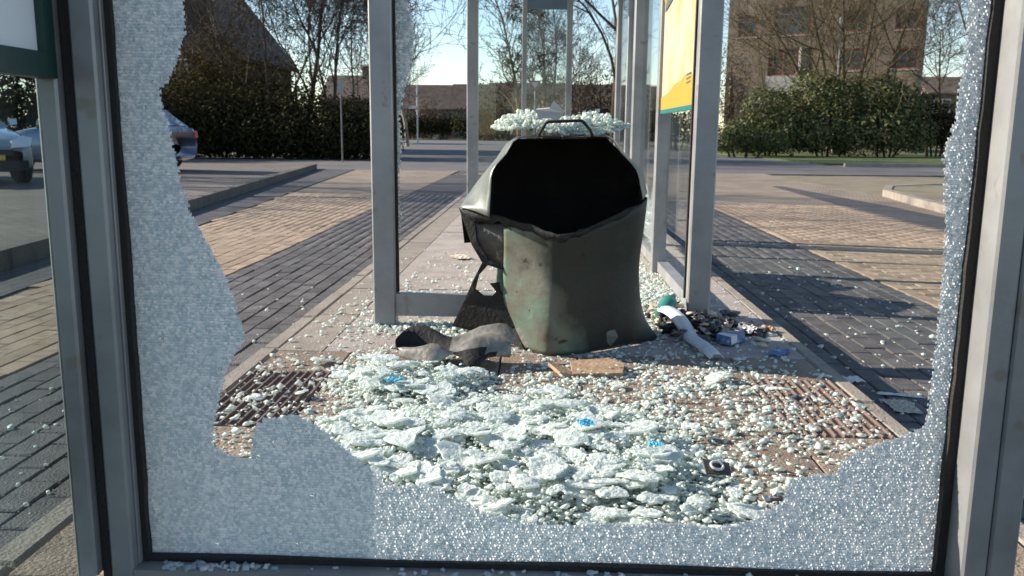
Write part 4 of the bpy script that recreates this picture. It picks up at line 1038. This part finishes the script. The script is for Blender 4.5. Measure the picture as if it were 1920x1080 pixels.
def leaf_cloud(lumps, n, size, seed, aspect=.45, shell=.55, flatz=1.0):
    """leaf quads through the volume of some ellipsoids: lumps = (cx, cy, cz, rx, ry, rz)"""
    rs = np.random.RandomState(seed); L_ = np.array(lumps, float)
    wts = (L_[:, 3] * L_[:, 4] * L_[:, 5]) ** (2 / 3); wts /= wts.sum()
    idx = rs.choice(len(L_), n, p=wts)
    d = rs.normal(0, 1, (n, 3)); d /= np.linalg.norm(d, axis=1)[:, None]
    r = (shell + (1 - shell) * rs.uniform(0, 1, n) ** .6)
    r *= 1 + .10 * np.sin(d[:, 0] * 9 + idx) * np.cos(d[:, 2] * 8 + idx * 2) + rs.normal(0, .05, n)
    c = L_[idx, :3] + d * L_[idx, 3:] * r[:, None]
    nrm = d + rs.normal(0, .55, (n, 3)) + np.array([0, 0, .35]); nrm /= np.linalg.norm(nrm, axis=1)[:, None]
    u = np.cross(nrm, rs.normal(0, 1, (n, 3))); u /= np.linalg.norm(u, axis=1)[:, None]
    v = np.cross(nrm, u)
    s = size * rs.uniform(.6, 1.3, n)
    u *= s[:, None] * .5; v *= (s * aspect)[:, None] * .5
    bend = nrm * (s * .12)[:, None]
    V = np.stack([c - u - bend, c - v * 1.0, c + u - bend, c + v * 1.0], 1)
    V = V[V[:, :, 2].min(1) > LOW - .01]
    m_ = len(V)
    return V.reshape(-1, 3), np.arange(m_ * 4).reshape(-1, 4)

def bush(name, base, lumps, n, size, material, seed, label, cat_, stem_mat, group=None, aspect=.45, shell=.5, stems=5, height_=1.5):
    e = tag(empty(name, base), label, cat_, group)
    V, Fq = leaf_cloud(lumps, n, size, seed, aspect, shell)
    zlow = -base[2] + LOW
    V[:, 2] = np.maximum(V[:, 2], zlow + .01)
    link('foliage', np_mesh('foliage', V, Fq, material), e)
    rs = random.Random(seed); mb = MB()
    for k in range(stems):
        L_ = lumps[k % len(lumps)]
        p = Vector((L_[0] * .5 + rs.uniform(-.2, .2), L_[1] * .5, zlow)); q = Vector((L_[0], L_[1], L_[2] + L_[5] * .4))
        mb.tube([p, p.lerp(q, .5) + Vector((rs.uniform(-.15, .15), 0, 0)), q], [.06, .045, .02], 5)
    mb.build('stem', stem_mat, e, True)
    return e

def base_at(px, Y, z=LOW):
    p = at(px, 250, Y); return (p.x, Y, z)

# rhododendron mass at the right
YB = 44.5
def lump(px, py, rx, rz, Y, b, ry=1.3):
    p = at(px, py, Y); return (p.x - b[0], Y - b[1], p.z - b[2], rx, ry, rz)
b1 = base_at(1445, YB)
bush('rhododendron_bush', b1, [lump(1400, 250, 1.1, 1.0, YB, b1), lump(1440, 205, 1.35, 1.15, YB, b1), lump(1470, 245, 1.3, 1.2, YB - .7, b1), lump(1425, 260, 1.1, .8, YB - .8, b1)], 6500, .21, M['rhodo'], 1, 'left hand rhododendron bush with dark glossy leaves sloping down to the lawn', 'bush', M['bark_dark'], 'rhododendrons before the apartment block')
b1 = base_at(1550, YB + .4)
bush('rhododendron_bush', b1, [lump(1530, 180, 1.5, 1.35, YB + .4, b1), lump(1575, 190, 1.5, 1.4, YB + .4, b1), lump(1550, 240, 1.7, 1.3, YB - .5, b1), lump(1515, 250, 1.1, 1.0, YB - .8, b1), lump(1600, 250, 1.2, 1.1, YB - .6, b1)], 8500, .21, M['rhodo'], 2, 'tall middle rhododendron bush beneath the spreading bare tree', 'bush', M['bark_dark'], 'rhododendrons before the apartment block')
b1 = base_at(1660, YB)
bush('rhododendron_bush', b1, [lump(1650, 185, 1.5, 1.3, YB, b1), lump(1690, 205, 1.4, 1.3, YB, b1), lump(1660, 245, 1.5, 1.2, YB - .7, b1), lump(1710, 250, 1.2, 1.0, YB - .4, b1)], 7500, .21, M['rhodo'], 3, 'right hand rhododendron bush below the small apartment windows', 'bush', M['bark_dark'], 'rhododendrons before the apartment block')
b1 = base_at(1750, YB + 1)
bush('evergreen_shrub', b1, [lump(1745, 225, 1.2, 1.3, YB + 1, b1), lump(1770, 245, 1.1, 1.0, YB + 1, b1)], 3500, .18, M['hedge'], 4, 'dark evergreen shrub at the right end of the rhododendrons', 'shrub', M['bark_dark'])
b1 = base_at(1395, YB - 3)
bush('low_hedge_bush', b1, [lump(1360, 262, .9, .6, YB - 3, b1, .8), lump(1395, 258, 1.0, .7, YB - 3, b1, .8), lump(1440, 264, 1.0, .55, YB - 3, b1, .8)], 4500, .13, M['box_leaf'], 5, 'low clipped yellow green hedge bush in front of the rhododendrons', 'bush', M['bark_dark'])
b1 = base_at(1375, 50)
bush('brown_shrub', b1, [lump(1370, 150, 1.2, 2.2, 50, b1, 1), lump(1362, 215, 1.0, 1.4, 50, b1, 1)], 1500, .16, M['rust_leaf'], 6, 'tall sparse brown shrub beside the brick apartment corner', 'shrub', M['bark'])

# left evergreen hedge
YH = 34.0
hl = [(318, 300), (395, 470), (470, 545), (545, 620), (620, 690)]
names = ['dark evergreen hedge section by the blue grey car', 'dark evergreen hedge section below the steep gable', 'dark evergreen hedge section in the middle left', 'dark evergreen hedge section behind the thin grey pole', 'dark evergreen hedge section left of the near left post of the far shelter']
for k in range(5):
    px = 345 + 82 * k
    b1 = base_at(px, YH)
    tops = [150, 165, 175, 185, 190][k]
    lm = [lump(px - 25, tops + 55, 1.3, 1.5, YH, b1), lump(px + 25, tops + 60, 1.3, 1.4, YH, b1), lump(px, 245, 1.6, 1.3, YH - .5, b1), lump(px - 35, 255, 1.1, 1.1, YH - .6, b1), lump(px + 35, 255, 1.1, 1.1, YH - .6, b1)]
    bush('evergreen_hedge', b1, lm, 6500, .17, M['hedge'], 20 + k, names[k], 'hedge', M['bark_dark'], 'evergreen hedge along the crossing road', shell=.35)
for k, (px, py, Y, sz_, lab) in enumerate([(345, 130, 37, 1.7, 'ivy covered olive shrub below the gable of the left house'), (400, 110, 38, 1.6, 'olive brown bushy shrub rising beside the left house roof'), (470, 140, 37, 1.5, 'olive brown bushy shrub left of the bare trees'), (555, 165, 36.5, 1.4, 'olive brown bushy shrub in front of the bare tree trunks')]):
    b1 = base_at(px, Y)
    bush('olive_shrub', b1, [lump(px, py, sz_, 1.5, Y, b1), lump(px - 22, py + 40, 1.2, 1.2, Y, b1), lump(px + 24, py + 45, 1.2, 1.2, Y, b1)], 2600, .17, M['olive_leaf'], 30 + k, lab, 'shrub', M['bark'], 'olive shrubs over the hedge', shell=.3)
# hedge seen through the left wall
for k, px in enumerate((-80, 10, 90, 180, 260)):
    Y = 26 + k * 1.6; b1 = base_at(px, Y, 0)
    bush('garden_hedge', b1, [lump(px, 205, 1.5, 1.4, Y, b1), lump(px + 35, 235, 1.3, 1.1, Y, b1), lump(px - 30, 175, 1.2, 1.3, Y, b1)], 3200, .17, M['hedge'], 70 + k, ['leftmost dark garden hedge bush beyond the parked silver car', 'dark garden hedge bush above the silver car bonnet', 'dark garden hedge bush behind the left aluminium stile', 'dark garden hedge bush behind the crazed glass edge', 'dark garden hedge bush directly left of the blue grey car'][k], 'hedge', M['bark_dark'], 'garden hedge behind the parking bays', shell=.35)

# bare trees
def T(px, Y, *a, **k): return bare_tree('bare_tree', base_at(px, Y), *a, **k)
K5 = dict(levels=5)
T(505, 37, 8.5, 3, M['bark'], 'bare tree with fine twigs, leftmost above the hedge', crown_w=.52, stems=3, fork=.15, nkids=(7, 6, 5, 5), trunk_r=.10, twig=.011, spread=1.1, **K5)
T(578, 38.5, 10.5, 8, M['bark'], 'bare tree with brown trunk in the middle of the left hedge', crown_w=.44, fork=.2, nkids=(13, 7, 6, 5), trunk_r=.13, twig=.011, **K5)
T(655, 37.5, 8.0, 14, M['bark'], 'bare spreading tree just left of the near left post of the far shelter', crown_w=.55, stems=3, fork=.15, nkids=(7, 6, 5, 5), trunk_r=.09, twig=.011, spread=1.15, **K5)
T(445, 41, 10, 17, M['bark_dark'], 'bare dark tree rising behind the steep gable', crown_w=.45, nkids=(11, 7, 6, 4), trunk_r=.12, twig=.011, **K5)
T(620, 48, 11, 23, M['bark'], 'far bare tree behind the row of left hedge trees', crown_w=.45, nkids=(11, 7, 6, 4), trunk_r=.12, twig=.010, **K5)
bare_tree('pale_bare_tree', base_at(764, 62), 12.0, 5, M['bark_pale'], 'pale bare tree with upswept branches beside the cracked left post', crown_w=.34, fork=.12, upward=.55, nkids=(24, 9, 7, 4), twig=.015, trunk_r=.15, **K5)
T(1151, 29, 9.5, 42, M['bark_dark'], 'dark thick trunked bare tree behind the right wall of the far shelter', crown_w=.58, fork=.25, nkids=(9, 7, 6, 4), trunk_r=.15, upward=.20, twig=.007, **K5)
T(1100, 64, 8.0, 44, M['bark'], 'small distant bare tree right of the scratched glass upright', crown_w=.45, fork=.15, stems=3, nkids=(7, 7, 5, 4), twig=.011, trunk_r=.07, **K5)
T(1040, 85, 14, 47, M['bark_dark'], 'distant bare tree seen through the scratched end pane', crown_w=.4, fork=.2, nkids=(12, 7, 6, 4), twig=.014, trunk_r=.15, **K5)
T(1572, 47.5, 9.5, 52, M['bark_olive'], 'large spreading multi stemmed bare tree before the apartment block', crown_w=.62, stems=6, fork=.15, nkids=(6, 5, 5, 3), upward=.30, trunk_r=.20, twig=.009, spread=1.15, **K5)
T(1470, 49, 7.5, 57, M['bark_olive'], 'olive bare tree at the left of the apartment balcony window', crown_w=.62, stems=2, fork=.15, nkids=(6, 5, 5, 3), upward=.2, trunk_r=.08, twig=.009, spread=1.2, **K5)
T(1650, 50, 8.5, 58, M['bark_olive'], 'olive bare tree at the right of the large spreading tree', crown_w=.60, stems=2, fork=.15, nkids=(6, 5, 5, 3), upward=.2, trunk_r=.09, twig=.009, spread=1.2, **K5)
T(1768, 52, 6.8, 61, M['bark_dark'], 'small dark bare tree against the sky at the far right', crown_w=.55, fork=.3, nkids=(9, 6, 6, 4), trunk_r=.12, twig=.010, spread=1.1, **K5)
T(1840, 40, 11.0, 63, M['bark_dark'], 'bare tree reaching in from beyond the right post', crown_w=.58, fork=.3, nkids=(9, 7, 6, 4), trunk_r=.16, **K5)
for k, (x, y, sd_, lab) in enumerate(((-16.5, 15.5, 71, 'bare tree at the back of the parking bays, out to the left'), (-18, 20, 75, 'second bare tree at the back of the parking bays, further left'))):
    bare_tree('bare_tree', (x, y, PARK), 8.5, sd_, M['bark_dark'], lab, crown_w=.5, fork=.25, nkids=(9, 7, 6, 3), trunk_r=.17, twig=.010, **K5)
for k, (px, Y, h_, lab) in enumerate(((972, 66, 13, 'dense brown bare tree left of the scratched end pane'), (1018, 70, 13, 'dense brown bare tree seen through the scratched end pane'))):
    e = bare_tree('bare_tree', base_at(px, Y), h_, 90 + k, M['bark_olive'], lab, crown_w=.24, fork=.15, upward=.25, nkids=(26, 9, 6, 4), twig=.014, trunk_r=.15, group='dense brown trees behind the far shelter', **K5)
    lm = [(random.gauss(0, .7), random.gauss(0, .7), h_ * (.25 + .65 * i / 30), .7, .7, .35) for i in range(30)]
    V, Fq = leaf_cloud(lm, 2600, .20, 90 + k, .4, .1)
    link('foliage', np_mesh('foliage', V, Fq, M['conifer']), e)
# shrubs and hedges in front of the row of houses
for k, (px, py, Y, rx, rz, n, sz_, mk, lab) in enumerate([
    (775, 232, 112, 3.2, 1.5, 1500, .4, 'hedge', 'dark clipped hedge at the foot of the white sign post'),
    (830, 230, 112, 3.0, 1.5, 1500, .4, 'hedge', 'dark clipped hedge below the pink brick house front'),
    (885, 228, 110, 2.6, 2.0, 1300, .4, 'hedge', 'dark clipped hedge behind the far left shelter post'),
    (925, 200, 108, 3.0, 3.6, 1500, .45, 'olive_leaf', 'yellow green shrub right of the far left shelter post'),
    (800, 215, 118, 2.4, 2.6, 900, .4, 'rust_leaf', 'reddish brown shrub in front of the pink brick house'),
    (1085, 190, 72, 2.6, 2.4, 1800, .3, 'rust_leaf', 'russet brown shrub right of the scratched end pane'),
    (1125, 180, 70, 2.2, 2.6, 1500, .3, 'olive_leaf', 'olive shrub beside the dark thick tree trunk'),
    (1045, 200, 76, 2.4, 1.9, 1500, .3, 'rust_leaf', 'russet brown shrub seen through the scratched end pane'),
    (965, 205, 90, 2.6, 1.9, 1200, .35, 'olive_leaf', 'olive shrub behind the yield sign'),
    (1215, 215, 60, 2.2, 1.8, 1500, .25, 'hedge', 'dark shrub behind the poster wall of the far shelter'),
    (1270, 225, 58, 2.4, 1.5, 1500, .25, 'hedge', 'dark shrub below the yellow poster'),
    ]):
    b1 = base_at(px, Y)
    bush('garden_shrub', b1, [lump(px, py, rx, rz, Y, b1), lump(px - 12, 238, rx * .8, rz * .8, Y, b1), lump(px + 14, 238, rx * .8, rz * .8, Y, b1)], n, sz_, M[mk], 110 + k, lab, 'shrub', M['bark_dark'], shell=.3)

# ================================================================== BUILDINGS
def win(parent, x, z, w_, h_, y, frame, name='window', panes=1, sill=True, depth=.10):
    """a window let into a wall facing -y"""
    f = MB(); t = .07
    f.box(x - w_ / 2, x + w_ / 2, y - .03, y + depth, z, z + t); f.box(x - w_ / 2, x + w_ / 2, y - .03, y + depth, z + h_ - t, z + h_)
    f.box(x - w_ / 2, x - w_ / 2 + t, y - .028, y + depth, z + t, z + h_ - t); f.box(x + w_ / 2 - t, x + w_ / 2, y - .028, y + depth, z + t, z + h_ - t)
    for k in range(1, panes):
        xx = x - w_ / 2 + w_ * k / panes; f.box(xx - .035, xx + .035, y - .026, y + depth, z + t, z + h_ - t)
    o = f.build(name, frame, parent)
    for k in range(panes):
        MB().box(x - w_ / 2 + w_ * k / panes + .04, x - w_ / 2 + w_ * (k + 1) / panes - .04, y + .02, y + .05, z + t, z + h_ - t).build('pane', M['winglass'], o)
    if sill: MB().box(x - w_ / 2 - .1, x + w_ / 2 + .1, y - .10, y - .032, z - .09, z - .005).build('sill', M['balcony'], o)
    return o

def wall_with_holes(w0, w1, h_, d, holes, material, parent, name='wall'):
    """front wall at y=0..d with rectangular openings"""
    xs_ = sorted({w0, w1, *[a for h in holes for a in (h[0], h[1])]}); zs = sorted({0, h_, *[a for h in holes for a in (h[2], h[3])]})
    mb = MB()
    for a, b in zip(xs_[:-1], xs_[1:]):
        for c, e in zip(zs[:-1], zs[1:]):
            mx_, mz = (a + b) / 2, (c + e) / 2
            if any(h[0] < mx_ < h[1] and h[2] < mz < h[3] for h in holes): continue
            mb.box(a, b, 0, d, c, e)
    return mb.build(name, material, parent)

# apartment block
p0 = at(1352, 200, 58); p1 = at(1731, 200, 58)
ap = tag(empty('apartment_block', ((p0.x + p1.x) / 2 - .9, 58.5, LOW), R(-30)), 'yellow brown brick apartment block with dark balcony behind the bare tree', 'building')
W_ = (p1.x - p0.x) / 2 * 0.84
def zat(py, Y): return at(1500, py, Y).z - LOW
bx = at(1486, 115, 58).x - ap.location.x
holes = [(bx - 1.45, bx + 1.45, zat(140, 58), zat(88, 58))]
wins = []
for (px, y0, y1, w_) in ((1693, 133, 96, 1.45), (1693, 62, 26, 1.45), (1600, 133, 92, 1.5), (1600, 62, 22, 1.5), (1400, 62, 20, 1.3), (1486, 62, 8, 2.4)):
    x = at(px, 100, 58).x - ap.location.x; z0, z1 = zat(y0, 58), zat(y1, 58)
    wins.append((x, z0, z1 - z0, w_)); holes.append((x - w_ / 2, x + w_ / 2, z0, z1))
wall_with_holes(-W_, W_, 13.2, .3, holes, M['brickwall'], ap)
MB().box(-W_, -W_ + .3, .301, 11, 0, 13.2).build('wall', M['brickwall'], ap)
MB().box(W_ - .3, W_, .301, 11, 0, 13.2).build('wall', M['brickwall'], ap)
MB().box(-W_ + .301, W_ - .301, 10.7, 11, 0, 13.2).build('wall', M['brickwall'], ap)
MB().box(-W_ - .2, W_ + .2, -.2, 11.2, 13.203, 13.5).build('roof', M['rooftile'], ap)
for (x, z0, h_, w_) in wins: win(ap, x, z0, w_, h_, .06, M['redframe'], panes=1)
z0, z1 = zat(140, 58), zat(88, 58)
win(ap, bx, z0, 2.9, z1 - z0, .12, M['redframe'], 'balcony_window', panes=3, sill=False)
MB().box(bx - 1.45, bx + 1.45, -.35, -.28, z0 - 1.0, z0 - .02).build('balcony_front', M['balcony'], ap)
MB().box(bx - 1.45, bx + 1.45, -.279, -.002, z0 - 1.0, z0 - .85).build('balcony_floor', M['balcony'], ap)
MB().box(bx + .55, bx + .70, -.14, .0, z0, z1).build('window_post', M['winframe'], ap)

# house with the steep gable on the left
pr = at(448, 96, 45)
hx = pr.x; ez = pr.z - LOW
hs = tag(empty('gabled_house', (hx - 5.2, 45, LOW)), 'dark brick house with steep gable roof at the far left', 'house')
Wd = 5.0; rz_ = ez + Wd * 1.30
hol = [(1.2, 2.5, 3.2, 4.6), (-1.2, .6, 3.2, 4.6), (1.0, 2.6, .9, 2.4), (-2.6, -.6, .9, 2.4)]
wall_with_holes(-Wd, Wd, ez, .3, hol, M['darkwall'], hs)
MB().poly([(-Wd, 0, ez + .001), (Wd, 0, ez + .001), (0, 0, rz_)], (0, .3, 0)).build('gable', M['darkwall'], hs)
MB().box(Wd - .3, Wd, .301, 10, 0, ez).build('wall', M['darkwall'], hs); MB().box(-Wd, -Wd + .3, .301, 10, 0, ez).build('wall', M['darkwall'], hs)
for sgn in (-1, 1):
    o = MB().add([(0, -.35, rz_ + .02), (sgn * (Wd + .35), -.35, ez - .43), (sgn * (Wd + .35), 10.2, ez - .43), (0, 10.2, rz_ + .02),
                  (0, -.35, rz_ + .22), (sgn * (Wd + .5), -.35, ez - .30), (sgn * (Wd + .5), 10.2, ez - .30), (0, 10.2, rz_ + .22)],
                 [(0, 1, 2, 3), (7, 6, 5, 4), (0, 4, 5, 1), (1, 5, 6, 2), (2, 6, 7, 3), (3, 7, 4, 0)]).build('roof', M['rooftile'], hs)
for (a, b, c, d) in hol: win(hs, (a + b) / 2, c, b - a, d - c, .06, M['winframe'], panes=2)
win(hs, -.2, ez + 1.6, 1.2, 1.3, -.02, M['winframe'], panes=2, depth=.015)

# the long row of houses in the distance
def row_house(px0, px1, Y, roof_y, eave_y, wall, label, chim=True, group='row of distant houses'):
    a, b = at(px0, 200, Y), at(px1, 200, Y)
    e = tag(empty('row_house', ((a.x + b.x) / 2, Y, LOW)), label, 'house', group)
    w2 = (b.x - a.x) / 2 - .01; zr = at(900, roof_y, Y).z - LOW; ze = at(900, eave_y, Y).z - LOW
    hol = []
    k = max(1, int(w2 * 2 / 3.2))
    for i in range(k):
        x = -w2 + (i + .5) * 2 * w2 / k
        if ze > 4.6: hol.append((x - .9, x + .9, ze - 1.9, ze - .5))
        hol.append((x - 1.0, x + .4, .9, 2.3))
    wall_with_holes(-w2, w2, ze, .3, hol, wall, e)
    MB().box(-w2, w2, 6.5, 6.8, 0, ze).build('wall', wall, e)
    for (p, q, c, d) in hol: win(e, (p + q) / 2, c, q - p, d - c, .06, M['winframe'], panes=2)
    x = -w2 + .85 * 2 * w2 / k
    MB().box(x + .2, x + 1.05, -.03, -.002, .05, 2.1).build('door', M['redframe'], e)
    o = MB().add([(-w2, -.4, ze - .1), (w2, -.4, ze - .1), (w2, 3.4, zr), (-w2, 3.4, zr), (w2, 7.2, ze - .1), (-w2, 7.2, ze - .1),
                  (-w2, -.4, ze + .1), (w2, -.4, ze + .1), (w2, 3.4, zr + .2), (-w2, 3.4, zr + .2), (w2, 7.2, ze + .1), (-w2, 7.2, ze + .1)],
                 [(6, 7, 8, 9), (9, 8, 10, 11), (0, 3, 2, 1), (3, 5, 4, 2), (0, 1, 7, 6), (5, 11, 10, 4), (1, 2, 8, 7), (2, 4, 10, 8), (0, 6, 9, 3), (3, 9, 11, 5)]).build('roof', M['rooftile'], e)
    for s in (-1, 1): MB().poly([(s * (w2 - .15), .2, ze), (s * (w2 - .15), 6.6, ze), (s * (w2 - .15), 3.4, zr - .15)], (-s * .2, 0, 0)).build('gable', wall, e)
    if chim: MB().box(w2 * .5, w2 * .5 + .6, 3.0, 3.7, zr - .3, zr + 1.0).build('chimney', M['redwall'], o)
    return e
RY = 128
row_house(600, 690, 75, 143, 190, M['darkwall'], 'dark house with low roof and chimney behind the left bare trees', group='row of distant houses')
row_house(690, 770, RY, 160, 206, M['redwall'], 'leftmost distant row house behind the pale bare tree', False)
row_house(770, 845, RY, 160, 206, M['redwall'], 'distant row house with brown roof behind the white sign post', False)
row_house(845, 915, RY, 158, 206, M['redwall'], 'distant row house with brown roof behind the far left shelter post', False)
row_house(915, 990, RY, 155, 206, M['redwall'], 'distant row house with brown roof left of the scratched end pane', False)
row_house(990, 1070, RY, 155, 206, M['redwall'], 'distant row house with brown roof behind the scratched end pane', False)
row_house(1070, 1160, RY, 157, 206, M['redwall'], 'distant row house with brown roof left of the thick dark trunk', False)
row_house(1160, 1260, RY, 157, 206, M['redwall'], 'distant row house with brown roof behind the poster wall', False)
row_house(1735, 1860, 95, 138, 170, M['redwall'], 'distant house with low brown roof at the far right', False)
# bungalow-like pink brick front
gp = at(818, 225, 120)
gh = tag(empty('garden_shed', (gp.x, 120, LOW)), 'small pink brick shed in the sun before the distant houses', 'shed')
MB().box(-1.6, 1.6, 0, 2.6, 0, 2.6).build('wall', M['redwall'], gh)
MB().poly([(-1.9, -.3, 2.602), (1.9, -.3, 2.602), (0, -.3, 3.5)], (0, 3.2, 0)).build('roof', M['rooftile'], gh)
MB().box(-.5, .4, -.05, -.003, .05, 2.0).build('door', M['winframe'], gh)

# ================================================================== STREET FURNITURE
e = tag(empty('street_name_post', base_at(783, 75)), 'white street post with a small white name plate near the pale tree', 'sign post')
zt = at(783, 160, 75).z - LOW
MB().tube([(0, 0, 0), (0, 0, zt)], .07, 8).build('pole', M['galv'], e)
MB().box(-.75, -.08, -.03, .03, zt * .60, zt * .60 + .28).build('name_plate', M['winframe'], e)
MB().tube([(0, 0, zt), (0, 0, zt + .1)], [.09, .05], 8).build('cap', M['galv'], e)
e = tag(empty('thin_pole', base_at(641, 30)), 'thin grey pole with small plate before the evergreen hedge', 'pole')
zt = at(641, 150, 30).z - LOW
MB().tube([(0, 0, 0), (0, 0, zt)], .028, 8).build('shaft', M['pole_dark'], e)
MB().box(-.09, .09, -.06, -.037, zt - .45, zt - .02).build('plate', M['balcony'], e)
Y = 46
p = at(1003, 160, Y)
e = tag(empty('yield_sign', (p.x, Y, LOW)), 'red and white triangular yield sign on a post behind the bin', 'road sign')
zc = p.z - LOW
MB().tube([(0, .04, 0), (0, .04, zc + .15)], .03, 8).build('pole', M['galv'], e)
MB().poly([(-.34, 0, zc + .24), (.34, 0, zc + .24), (0, 0, zc - .32)], (0, .02, 0)).build('red_triangle', M['signred'], e)
MB().poly([(-.20, -.006, zc + .16), (.20, -.006, zc + .16), (0, -.006, zc - .17)], (0, .004, 0)).build('white_triangle', M['winframe'], e)
# street lamp before the apartment block
p = at(1578, 45, 46)
e = tag(empty('street_lamp', (p.x, 46, LOW)), 'slim white street lamp among the branches before the apartment block', 'street lamp')
zt = p.z - LOW
MB().tube([(0, 0, 0), (0, 0, zt)], [.05, .032], 8).build('pole', M['balcony'], e)
MB().tube([(0, 0, zt), (0, 0, zt + .05), (0, 0, zt + .30), (0, 0, zt + .36)], [.05, .10, .12, .03], 10).build('lamp_head', M['winframe'], e)

# ================================================================== CARS
def car(base, rz, paint, label):
    e = tag(empty('parked_car', base, rz), label, 'car', 'cars in the parking bays')
    # stations along the car: x, half width, sill z, belt z
    st = [(2.10, .55, .38, .56), (2.06, .68, .30, .66), (1.92, .78, .24, .74), (1.60, .83, .20, .83), (1.10, .85, .19, .93), (.70, .86, .19, .97),
          (-.20, .87, .19, .98), (-1.20, .86, .20, 1.00), (-1.70, .84, .22, 1.00), (-1.98, .78, .28, .96), (-2.05, .70, .34, .86)]
    rows = []
    for x, hw, z0, z1 in st:
        r = []
        for (u, v) in ((-.86, 0), (-.97, .12), (-1.0, .45), (-.985, .80), (-.93, .95), (-.80, 1.0), (-.40, 1.025), (0, 1.03), (.40, 1.025), (.80, 1.0), (.93, .95), (.985, .80), (1.0, .45), (.97, .12), (.86, 0)):
            r.append((x, hw * u, z0 + (z1 - z0) * v))
        rows.append(r)
    mb = MB(); nr, nc = len(rows), len(rows[0])
    mb.add([p for r in rows for p in r], [(i * nc + j, i * nc + j + 1, (i + 1) * nc + j + 1, (i + 1) * nc + j) for i in range(nr - 1) for j in range(nc - 1)] +
           [tuple(range(nc)), tuple(range((nr - 1) * nc, nr * nc))[::-1]] + [(i * nc, (i + 1) * nc, (i + 1) * nc + nc - 1, i * nc + nc - 1) for i in range(nr - 1)])
    mb.build('body', paint, e, True)
    # greenhouse
    gs = [(.88, .72, .955, .96), (.30, .66, .98, 1.34), (-.10, .64, .985, 1.43), (-.90, .63, .99, 1.45), (-1.45, .62, 1.0, 1.36), (-1.85, .66, .985, 1.0)]
    gm = MB(); rows = [[(x, -hw * 1.12, z0), (x, -hw, z1 - .05), (x, -hw * .86, z1), (x, 0, z1 + .02), (x, hw * .86, z1), (x, hw, z1 - .05), (x, hw * 1.12, z0)] for x, hw, z0, z1 in gs]
    gm.add([p for r in rows for p in r], [(i * 7 + j, i * 7 + j + 1, (i + 1) * 7 + j + 1, (i + 1) * 7 + j) for i in range(5) for j in range(6)])
    gm.build('cabin', paint, e, True)
    g_ = lambda i, j, o=.006: Vector(rows[i][j]) + Vector((0, -o if j < 3 else o, o))
    MB().poly([g_(0, 1) + Vector((.01, .03, .01)), g_(1, 2) + Vector((.03, .02, 0)), g_(1, 4) + Vector((.03, -.02, 0)), g_(0, 5) + Vector((.01, -.03, .01))], (.004, 0, .004)).build('windscreen', M['winglass'], e)
    for s, (a, b) in ((-1, (0, 1)), (1, (6, 5))):
        for (i, k) in ((1, 3), (3, 4)):
            o1 = Vector((0, s * .012, 0))
            q = [Vector(rows[i][a]) + o1 + Vector((0, 0, .03)), Vector(rows[k][a]) + o1 + Vector((.06, 0, .03)), Vector(rows[k][b]) + o1 + Vector((.06, 0, -.02)), Vector(rows[i][b]) + o1 + Vector((0, 0, -.02))]
            if i == 1: q.insert(3, Vector(rows[2][b]) + o1 + Vector((0, 0, -.02)))
            MB().poly(q, (0, s * .004, 0)).build('side_window', M['winglass'], e)
        MB().add([(.72, s * .90, .98), (.62, s * .90, .98), (.62, s * 1.02, 1.0), (.72, s * 1.02, 1.0), (.70, s * .90, 1.10), (.62, s * .90, 1.10), (.62, s * 1.02, 1.10), (.70, s * 1.02, 1.10)],
                 [(0, 1, 2, 3), (7, 6, 5, 4), (0, 4, 5, 1), (1, 5, 6, 2), (2, 6, 7, 3), (3, 7, 4, 0)]).build('mirror', paint, e)
        MB().poly([(2.085, s * .36, .60), (2.06, s * .66, .62), (1.90, s * .76, .76), (1.86, s * .62, .80), (2.0, s * .40, .72)], (.02, s * .02, .012)).build('headlight', M['lamp'], e)
        MB().poly([(-2.06, s * .58, .74), (-2.06, s * .70, .75), (-2.02, s * .74, .90), (-2.03, s * .62, .90)], (-.02, s * .012, 0)).build('tail_light', M['signred'], e)
        for x in (1.32, -1.28):
            wh = MB().tube([(x, s * .68, .31), (x, s * .70, .31), (x, s * .865, .31), (x, s * .88, .31)], [.27, .31, .31, .27], 20).build('wheel', M['tyre'], e, False)
            MB().tube([(x, s * .879, .31), (x, s * .888, .31)], [.20, .17], 14).build('rim', M['galv'], wh)
            MB().tube([(x, s * .74, .33), (x, s * .862, .33)], [.345, .345], 20).build('wheel_arch', M['tyre'], e)
    MB().box(2.062, 2.112, -.40, .40, .50, .58).build('grille', M['tyre'], e)
    MB().box(2.06, 2.115, -.62, .62, .26, .40).build('lower_grille', M['tyre'], e)
    MB().box(2.113, 2.122, -.26, .26, .41, .495).build('licence_plate', M['plate'], e)
    return e
c1 = at(45, 335, 14.2)
car((c1.x - 2.05, 15.2, PARK), R(-38), M['paint_silver'], 'silver car with yellow plate parked beyond the left poster wall')
c2 = at(352, 318, 19.4)
car((c2.x - 2.15, 19.6, PARK), R(176), M['paint_blue'], 'grey blue car whose tail shows past the crazed glass edge')

bpy.context.view_layer.update()
